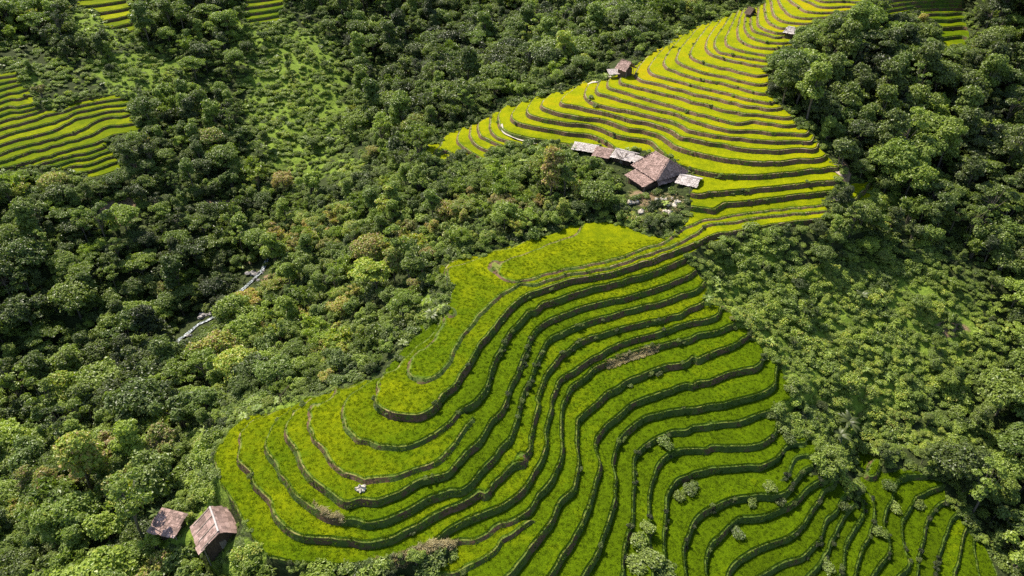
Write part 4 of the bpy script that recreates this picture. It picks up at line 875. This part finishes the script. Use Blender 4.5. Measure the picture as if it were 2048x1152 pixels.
part('roof', shed_roof(8.0, 3.8, 2.0, 2.9, RB), M_TH_PALE, sh); part('wall', [box(-3.5, 3.5, -.6, 1.5, -2, 1.9)], M_WOOD, sh); posts([(-3.6, -1.6), (0, -1.6), (3.6, -1.6)], -2, 1.85, sh)
sh = house('link_shelter', 'narrow grey roof squeezed between the white-roofed shed and the farmhouse', 41.0, 201.4, 1.6, math.radians(-40), None, 'shelter')
part('roof', shed_roof(4.2, 3.0, 2.6, 3.4, RB), M_TH_PALE, sh); posts([(-1.8, -1.2), (1.8, -1.2), (1.8, 1.2), (-1.8, 1.2)], -2, 2.5, sh)
# hut at the bottom left, with a small roof beside it
hz_ = -16.2
hut = house('field_hut', 'hut with a ridged pinkish board roof below the left end of the lower field', -55.9, 78.1, hz_, math.radians(-57))
rp, cap = roof_parts(6.6, 7.6, 2.9, 2.9, .2, .2, RB, bw=1.0, bl=1.5, lift=.03, thick=.2); ro = part('roof', rp, M_TH_PINK, hut); part('ridge_cap', [cap], M_TH_PALE, ro, True)
part('batten', [box(-3.3+k*2.1-.06, -3.3+k*2.1+.06, -.06, .06, 0, .01) for k in range(0)]+[([(a-.07, -3.8, 3.02), (a+.07, -3.8, 3.02), (a+.07, 0, 5.92), (a-.07, 0, 5.92), (a-.07, -3.8, 3.12), (a+.07, -3.8, 3.12), (a+.07, 0, 6.02), (a-.07, 0, 6.02)], [(4, 5, 6, 7), (0, 1, 5, 4), (0, 4, 7, 3), (1, 2, 6, 5)]) for a in (-3.1, -1.05, 1.05, 3.1)], M_WOODL, ro)
part('wall', [box(-2.7, 2.3, -3.1, 3.1, -2.5, 2.8), ([(2.3, -3.1, 2.8), (2.3, 3.1, 2.8), (2.3, 0, 5.3), (2.2, -3.1, 2.8), (2.2, 3.1, 2.8), (2.2, 0, 5.3)], [(0, 1, 2), (3, 5, 4)])], M_WOOD, hut)
posts([(3.0, -3.3), (3.0, 3.3)], -2.5, 3.0, hut); dr = part('door', [box(2.31, 2.37, -.6, .6, -.2, 1.9)], M_WOODL, hut); part('handle', [box(2.38, 2.43, .35, .43, .8, 1.0)], M_WOOD, dr)
hut = house('lean_to_hut', 'small low hut with a flat pinkish roof left of the ridged hut', -67.6, 81.6, -18.7, math.radians(-14))
part('roof', shed_roof(5.6, 4.4, 2.2, 3.1, RB, bw=.8, bl=1.1, lift=.04), M_TH_PINK, hut); part('wall', [box(-2.3, 2.3, -1.6, 1.6, -2, 2.1)], M_WOOD, hut); posts([(-2.5, -1.9), (2.5, -1.9)], -2, 2.1, hut)
# huts up on the ridge
def gpos(u_, v_): return float(samp(XG, np.array([u_]), np.array([v_]))[0]), float(samp(YG, np.array([u_]), np.array([v_]))[0]), float(samp(ZG, np.array([u_]), np.array([v_]))[0])
x_, y_, z_ = gpos(1250., 150.)
hut = house('ridge_hut', 'distant pinkish hut with dark gable at the edge of the upper terraces', x_, y_, z_+.3, math.radians(-50))
rp, cap = roof_parts(5.2, 5.4, 2.6, 2.4, .3, .2, RB); part('roof', rp+[cap], M_TH_PINK, hut); part('wall', [box(-2, 1.6, -2, 2, -3, 2.5)], M_WOOD, hut); posts([(2.2, -2), (2.2, 2)], -3, 2.6, hut)
x_, y_, z_ = gpos(1232., 152.)
hut = house('ridge_shelter', 'pale flat roof just left of the distant pinkish hut', x_, y_, z_+.2, math.radians(8), None, 'shelter')
part('roof', shed_roof(6.4, 3.4, 1.6, 2.3, RB), M_TH_PALE, hut); posts([(-2.9, -1.5), (2.9, -1.5), (2.9, 1.5), (-2.9, 1.5)], -3, 1.6, hut)
x_, y_, z_ = gpos(1500., 31.)
hut = house('watch_hut', 'tiny dark brown hut high on the upper terraces near the top edge', x_, y_, z_, math.radians(-65))
rp, cap = roof_parts(3.6, 3.2, 1.5, 2.0, .2, .2, RB); part('roof', rp+[cap], M_WOOD, hut); part('wall', [box(-1.3, 1.1, -1.1, 1.1, -1, 1.45)], M_WOOD, hut)
x_, y_, z_ = gpos(1580., 69.)
hut = house('watch_hut', 'tiny straw hut with a dark opening at the bend of the upper terraces', x_, y_, z_, math.radians(-40))
rp, cap = roof_parts(4.2, 3.6, 1.4, 1.6, .9, .9, RB); part('roof', rp+[cap], M_TH_PALE, hut); part('wall', [box(-1.4, 1.4, -1.1, 1.1, -1, 1.35)], M_WOOD, hut)
# stream: white water over rocks in the bottom of the ravine
def ribbon(name, uv, widths, lift, mat, label, cat, n=14, jit=0.0):
    P = np.array(smoothline(uv, 4)); W_ = np.interp(np.linspace(0, 1, len(P)), np.linspace(0, 1, len(widths)), widths)
    x, y = samp(XG, P[:, 0], P[:, 1]), samp(YG, P[:, 0], P[:, 1]); C = np.c_[x, y]; T = np.gradient(C, axis=0); T /= np.linalg.norm(T, axis=1)[:, None]+1e-9; Nn = np.c_[-T[:, 1], T[:, 0]]
    V, F = [], []; k = 5
    G = [ground_z(C+Nn*(W_*(q/(k-1)-.5))[:, None]) for q in range(k)]
    for q in range(k):
        c = C+Nn*(W_*(q/(k-1)-.5))[:, None]; V.append(np.c_[c, G[q]+lift])
    V = np.stack(V, 1).reshape(-1, 3)
    for i in range(len(P)-1):
        for q in range(k-1): F.append((i*k+q, i*k+q+1, (i+1)*k+q+1, (i+1)*k+q))
    me = mesh_from(name, V, np.array(F), [mat], smooth=True); o = link(name, me); o['kind'] = 'structure'; return tag(o, label, cat)
def ground_z(C):
    """height of the ground at world x, y: a few steps of looking up the survey sheet"""
    z = np.full(len(C), -10.0)
    for _ in range(25):
        u_, v_, f = to_pix(C[:, 0], C[:, 1], z); z = .5*z+.5*samp(ZG, u_, v_)
    return z
ribbon('stream', [(562,462),(545,490),(525,535),(510,556),(490,575),(462,600),(430,632),(395,652),(362,675),(330,700),(250,730),(150,780),(0,840)], [1.2, 1.6, 2.6, 1.3, 1.8, 3.6, 2.6, 1.5, 2.0, 3.0], .35, M_WATER, 'white water stream running down the bottom of the wooded ravine', 'stream')
ribbon('path', [(1176,168),(1190,163),(1205,159),(1222,153)], [1.6, 1.8, 1.6], .25, M_ROCKW, 'short white footpath at the upper edge of the terraces', 'path')
ribbon('path', [(1003,250),(1007,262),(1020,270),(1040,276),(1062,281),(1092,286),(1130,291)], [.7, .9, .8], .35, M_ROCKW, 'thin pale footpath along the lowest bank of the upper terraces', 'path')
ribbon('path', [(1672,330),(1684,352),(1694,362),(1706,366),(1690,384),(1668,398)], [1.6, 1.8, 1.4], .3, M_EARTH, 'bare earth footpath at the right end of the upper terraces', 'path')
def rock_mesh(seed, sx, sy, sz):
    bm = __import__('bmesh').new(); __import__('bmesh').ops.create_icosphere(bm, subdivisions=2, radius=1.0); q = np.random.default_rng(seed); f = q.uniform(.7, 2, 3)
    for w in bm.verts:
        k = 1+.22*math.sin(w.co.x*3*f[0]+seed)+.18*math.cos(w.co.y*4*f[1])+.12*math.sin(w.co.z*6*f[2]); w.co = Vector((w.co.x*sx*k, w.co.y*sy*k, w.co.z*sz*k))
    V = [tuple(w.co) for w in bm.verts]; F = [tuple(a.index for a in fc.verts) for fc in bm.faces]; bm.free(); return V, F
ROCKS = [(410,632,1.4,0,'grey boulder above the white rapids'),(425,628,1.2,0,'grey boulder at the head of the lower rapids'),(402,625,1.6,0,'tallest grey boulder beside the lower rapids'),(380,668,1.0,0,'dark boulder at the foot of the lower rapids'),(508,546,1.8,0,'reddish grey boulder by the upper rapids'),(522,543,1.6,0,'large boulder right of the upper rapids'),(515,560,1.1,0,'small boulder under the upper rapids'),(722,975,1.15,1,'white rock on the lowest bend of the left field bank'),(1268,402,1.5,1,'pale rock at the left end of the farmhouse yard'),(1280,420,1.2,1,'low white rock in the middle of the farmhouse yard'),(1335,410,1.5,1,'broad white rock at the right of the farmhouse yard'),(1350,402,1.2,1,'white rock nearest the open shelter'),(1338,425,1.3,1,'round pinkish rock below the farmhouse yard'),(1323,398,1.0,1,'small white rock under the farmhouse deck')]
for q_, (uu_, vv_, sz_, wh, lb) in enumerate(ROCKS):
    x_, y_, z_ = gpos(float(uu_), float(vv_)); parts_ = []
    for k in range(4):
        Vr, Fr = rock_mesh(q_*7+k, sz_*RB.uniform(.3, .8), sz_*RB.uniform(.3, .7), sz_*RB.uniform(.25, .6)); ox_, oy_ = RB.normal(0, sz_*.55, 2); parts_.append(([(a+ox_, b+oy_, c) for a, b, c in Vr], Fr))
    V, F = join(parts_); me = bpy.data.meshes.new('boulder'); me.from_pydata(V, [], F); me.materials.append(M_ROCKW if wh else M_ROCK); o = link('boulder', me, None, (x_, y_, z_+sz_*.2)); tag(o, lb, 'boulder', 'boulders in the stream' if not wh else 'pale rocks among the fields')
# bare tree in front of the white shed, and a few poles
def bare(name, label, u_, v_, h, n, seed, dz=0):
    q = np.random.default_rng(seed); x_, y_, z_ = gpos(float(u_), float(v_)); ps = [tube([(0, 0, -1), (.1, 0, h*.3), (0, .1, h*.5)], .13, .09, 5)]
    for i in range(n):
        a = q.uniform(0, 6.28); l = h*q.uniform(.4, .75); e = q.uniform(.3, 1.1); b0 = np.array([0, 0, h*q.uniform(.2, .5)]); d_ = np.array([math.cos(a)*math.cos(e), math.sin(a)*math.cos(e), math.sin(e)])
        p1 = b0+d_*l*.5+q.normal(0, .12, 3); p2 = b0+d_*l+np.array([0, 0, .25]); ps.append(tube([b0, p1, p2], .08, .03, 4))
        for k in range(3): ps.append(tube([p1, p1+(p2-p1)*.5+q.normal(0, .25, 3), p1+(p2-p1)*.9+q.normal(0, .5, 3)], .045, .018, 3))
    r = bpy.data.objects.new(name, None); COL.objects.link(r); r.location = (x_, y_, z_+dz); tag(r, label, 'tree'); V, F = join(ps[:1]); part('trunk', ps[:1], M_WOOD, r, True); part('branch', ps[1:], M_WOOD, r, True)
bare('bare_tree', 'leafless dark tree in front of the white-roofed shed', 1246, 326, 5.0, 10, 3, 0)
bare('bare_tree', 'thin leafless tree leaning from the forest edge above the dark gully', 563, 806, 4.5, 3, 5, 0)
for u_, v_, h, lean, lb in ((895, 580, 5.5, .02, 'thin white pole standing at the left corner of the flat top field'), (392, 955, 5.5, .12, 'thin grey pole leaning beside the left end of the lower field'), (1378, 388, 3.0, .03, 'short post beneath the open shelter at the field edge')):
    x_, y_, z_ = gpos(float(u_), float(v_)); o = part('pole', [tube([(0, 0, -1), (lean*h*.5, 0, h*.5), (lean*h, 0, h)], .09, .06, 6)], M_WOODL, None, True); o.location = (x_, y_, z_); tag(o, lb, 'pole')
# bushes and palms that stand out one by one
BUSH = [(1330,888,2.1,.72,'bush','bright feathery bush overhanging the bank right of centre on the lower field'),(1318,742,1.1,.30,'bush','blue-green bush on the bank in the middle of the lower field'),(1258,764,1.0,.55,'bush','low leafy bush left of the blue-green bush'),(1476,1066,1.8,.55,'bush','rounded bush on the bank among the lower right terraces'),(1382,975,1.7,.50,'bush','greyish bush on the bend of a lower right terrace'),(1362,992,1.4,.50,'bush','second greyish bush on the bend, below the first'),(1505,1000,1.3,.62,'bush','small bush where two lower right terraces meet'),(1540,975,1.5,.6,'bush','bush at the head of the short right terraces'),(1562,1000,1.3,.25,'bush','dark bluish bush under the short right terraces'),(1182,196,1.3,.55,'bush','pale bush at the left of the upper terraces'),(1190,210,1.0,.5,'bush','small bush below the pale one on the upper terraces'),(1280,1085,2.2,.62,'bush','large leafy bush at the bottom edge, left of its cluster'),(1302,1120,2.4,.60,'bush','largest leafy bush at the bottom edge of the lower field'),(1325,1140,2.0,.55,'bush','leafy bush at the bottom edge, right of its cluster'),(1268,1125,1.8,.55,'bush','low bush at the bottom edge, lowest of its cluster'),(1296,1060,1.5,.66,'bush','top bush of the cluster at the bottom edge'),(1313,410,1.7,.30,'bush','round dark green bush in the farmhouse yard'),(1300,418,1.5,.28,'bush','second dark bush in the farmhouse yard'),(1376,402,1.4,.30,'bush','dark bush below the open shelter'),(1345,384,1.5,.66,'bush','bright bush under the farmhouse veranda'),(1262,436,1.9,.86,'bush','ochre bush at the corner of the flat top field'),(1280,440,1.7,.84,'bush','second ochre bush by the flat top field'),(1345,436,1.8,.62,'bush','green bush at the bottom of the farmhouse yard'),(1325,447,1.9,.38,'bush','dark bush between farmhouse yard and flat top field'),(1297,452,1.9,.35,'bush','dark leafy bush on the lip above the flat top field'),(1470,640,1.3,.95,'bush','orange-brown bush at the right end of the lower terraces'),(1478,622,1.2,.9,'bush','yellow bush at the right end of the lower terraces'),(1690,1015,1.6,.35,'bush','dark bush in the notch between the lower right terraces'),(1840,1010,1.5,.5,'bush','bush on the bank of the far right terraces'),(1788,1010,1.5,.6,'bush','leafy bush between the far right terraces'),(1758,1065,1.6,.62,'bush','pale bush low on the far right terraces'),(1655,1130,1.4,.6,'bush','bush near the bottom edge between right terraces'),(1780,975,1.6,.6,'bush','grassy bush at the top of the far right terraces'),(1545,828,1.7,.5,'bush','bush at the right end of a middle terrace bank'),(1565,855,1.9,.6,'bush','bright bush beside the steep right end of the lower field'),(1575,880,1.7,.5,'bush','bush below the bright one at the right end'),(1600,830,2.2,.28,'bush','dark tall bush right of the lower field'),
 (1272,398,1.6,.52,'bush','green bush at the left end of the farmhouse yard'),(1290,392,1.3,.72,'bush','yellowish bush in front of the lean-to roof'),(1315,386,1.5,.45,'bush','bush against the shaded front of the farmhouse'),(1362,412,1.4,.6,'bush','green bush right of the pale rocks in the yard'),(1300,432,1.5,.5,'bush','low bush among the pale rocks of the yard'),(1255,420,1.8,.42,'bush','bush at the left edge of the farmhouse yard'),
 (1338,95,1.0,.5,'palm','palm-like plant at the forest edge left of the upper terraces'),(1378,38,1.2,.5,'palm','larger palm beyond the upper left edge of the terraces'),(250,830,1.3,.28,'palm','dark palm in the left hollow'),(1100,505,.01,.5,'bush',''),(190,560,1.1,.35,'palm','palm on the shaded left slope'),(1690,860,1.4,.25,'palm','dark palm at the foot of the shrub slope'),(1675,885,1.2,.3,'palm','palm in the notch above the right terraces'),(1720,600,1.1,.4,'palm','palm in the middle of the shrub slope'),(865,640,1.0,.4,'palm','palm at the forest edge beside the flat top field')]
for q_, (u_, v_, s_, t_, kd_, lb) in enumerate(BUSH):
    if s_ < .1: continue
    x_, y_, z_ = gpos(float(u_), float(v_)); pm = kd_ == 'palm'
    place(kd_, q_, x_, y_, z_-.1, s_*(.62 if not pm else 1), RB.uniform(0, 6.28), t_ if t_ > .8 else t_*.78, 'palm' if pm else 'bush', lb, 'palm' if pm else 'bush', 'palms' if pm else 'bushes on the banks', 0, ('fronds', 'stem') if pm else ('foliage', 'stem'))
# dry straw heaped along two banks
M_STRAW = leaf_mat('straw', [(0, (.16, .12, .05)), (.5, (.34, .28, .14)), (1, (.52, .45, .28))], .1, .8, .1)
straw = [tuft_mesh('straw_tuft', 22, .45, .35, .04, M_STRAW, s, 1.3) for s in (51, 52)]
def band(uv, n, w):
    P = np.array(uv, float); t = RB.uniform(0, len(P)-1.001, n); i = t.astype(int); f = (t-i)[:, None]; q = P[i]*(1-f)+P[i+1]*f+RB.normal(0, 1, (n, 2))*w; return q[:, 0], q[:, 1]
ua, va = band([(1216,728),(1240,718),(1265,710),(1290,702),(1314,695)], 420, 3.2); ub, vb = band([(735,1138),(780,1126),(830,1108),(870,1092),(905,1090)], 900, 5.0); uc_, vc_ = band([(1262,392),(1290,398),(1330,396),(1360,398),(1350,420),(1290,425)], 160, 6.0)
ud, vd = band([(630,1010),(660,1030),(690,1040)], 60, 3.0)
uu_, vv_ = np.r_[ua, ub, uc_, ud], np.r_[va, vb, vc_, vd]
PS = np.c_[samp(XG, uu_, vv_), samp(YG, uu_, vv_), samp(ZG, uu_, vv_)+.1]; n_ = len(uu_)
gn_stuff('dry_grass', PS, straw, 'heaps of dry straw and dead grass along two terrace banks', 'dry grass', RB.uniform(0, 6.28, n_), RB.uniform(.45, 1.0, n_), RB.uniform(.2, .95, n_), RB.integers(0, 2, n_))
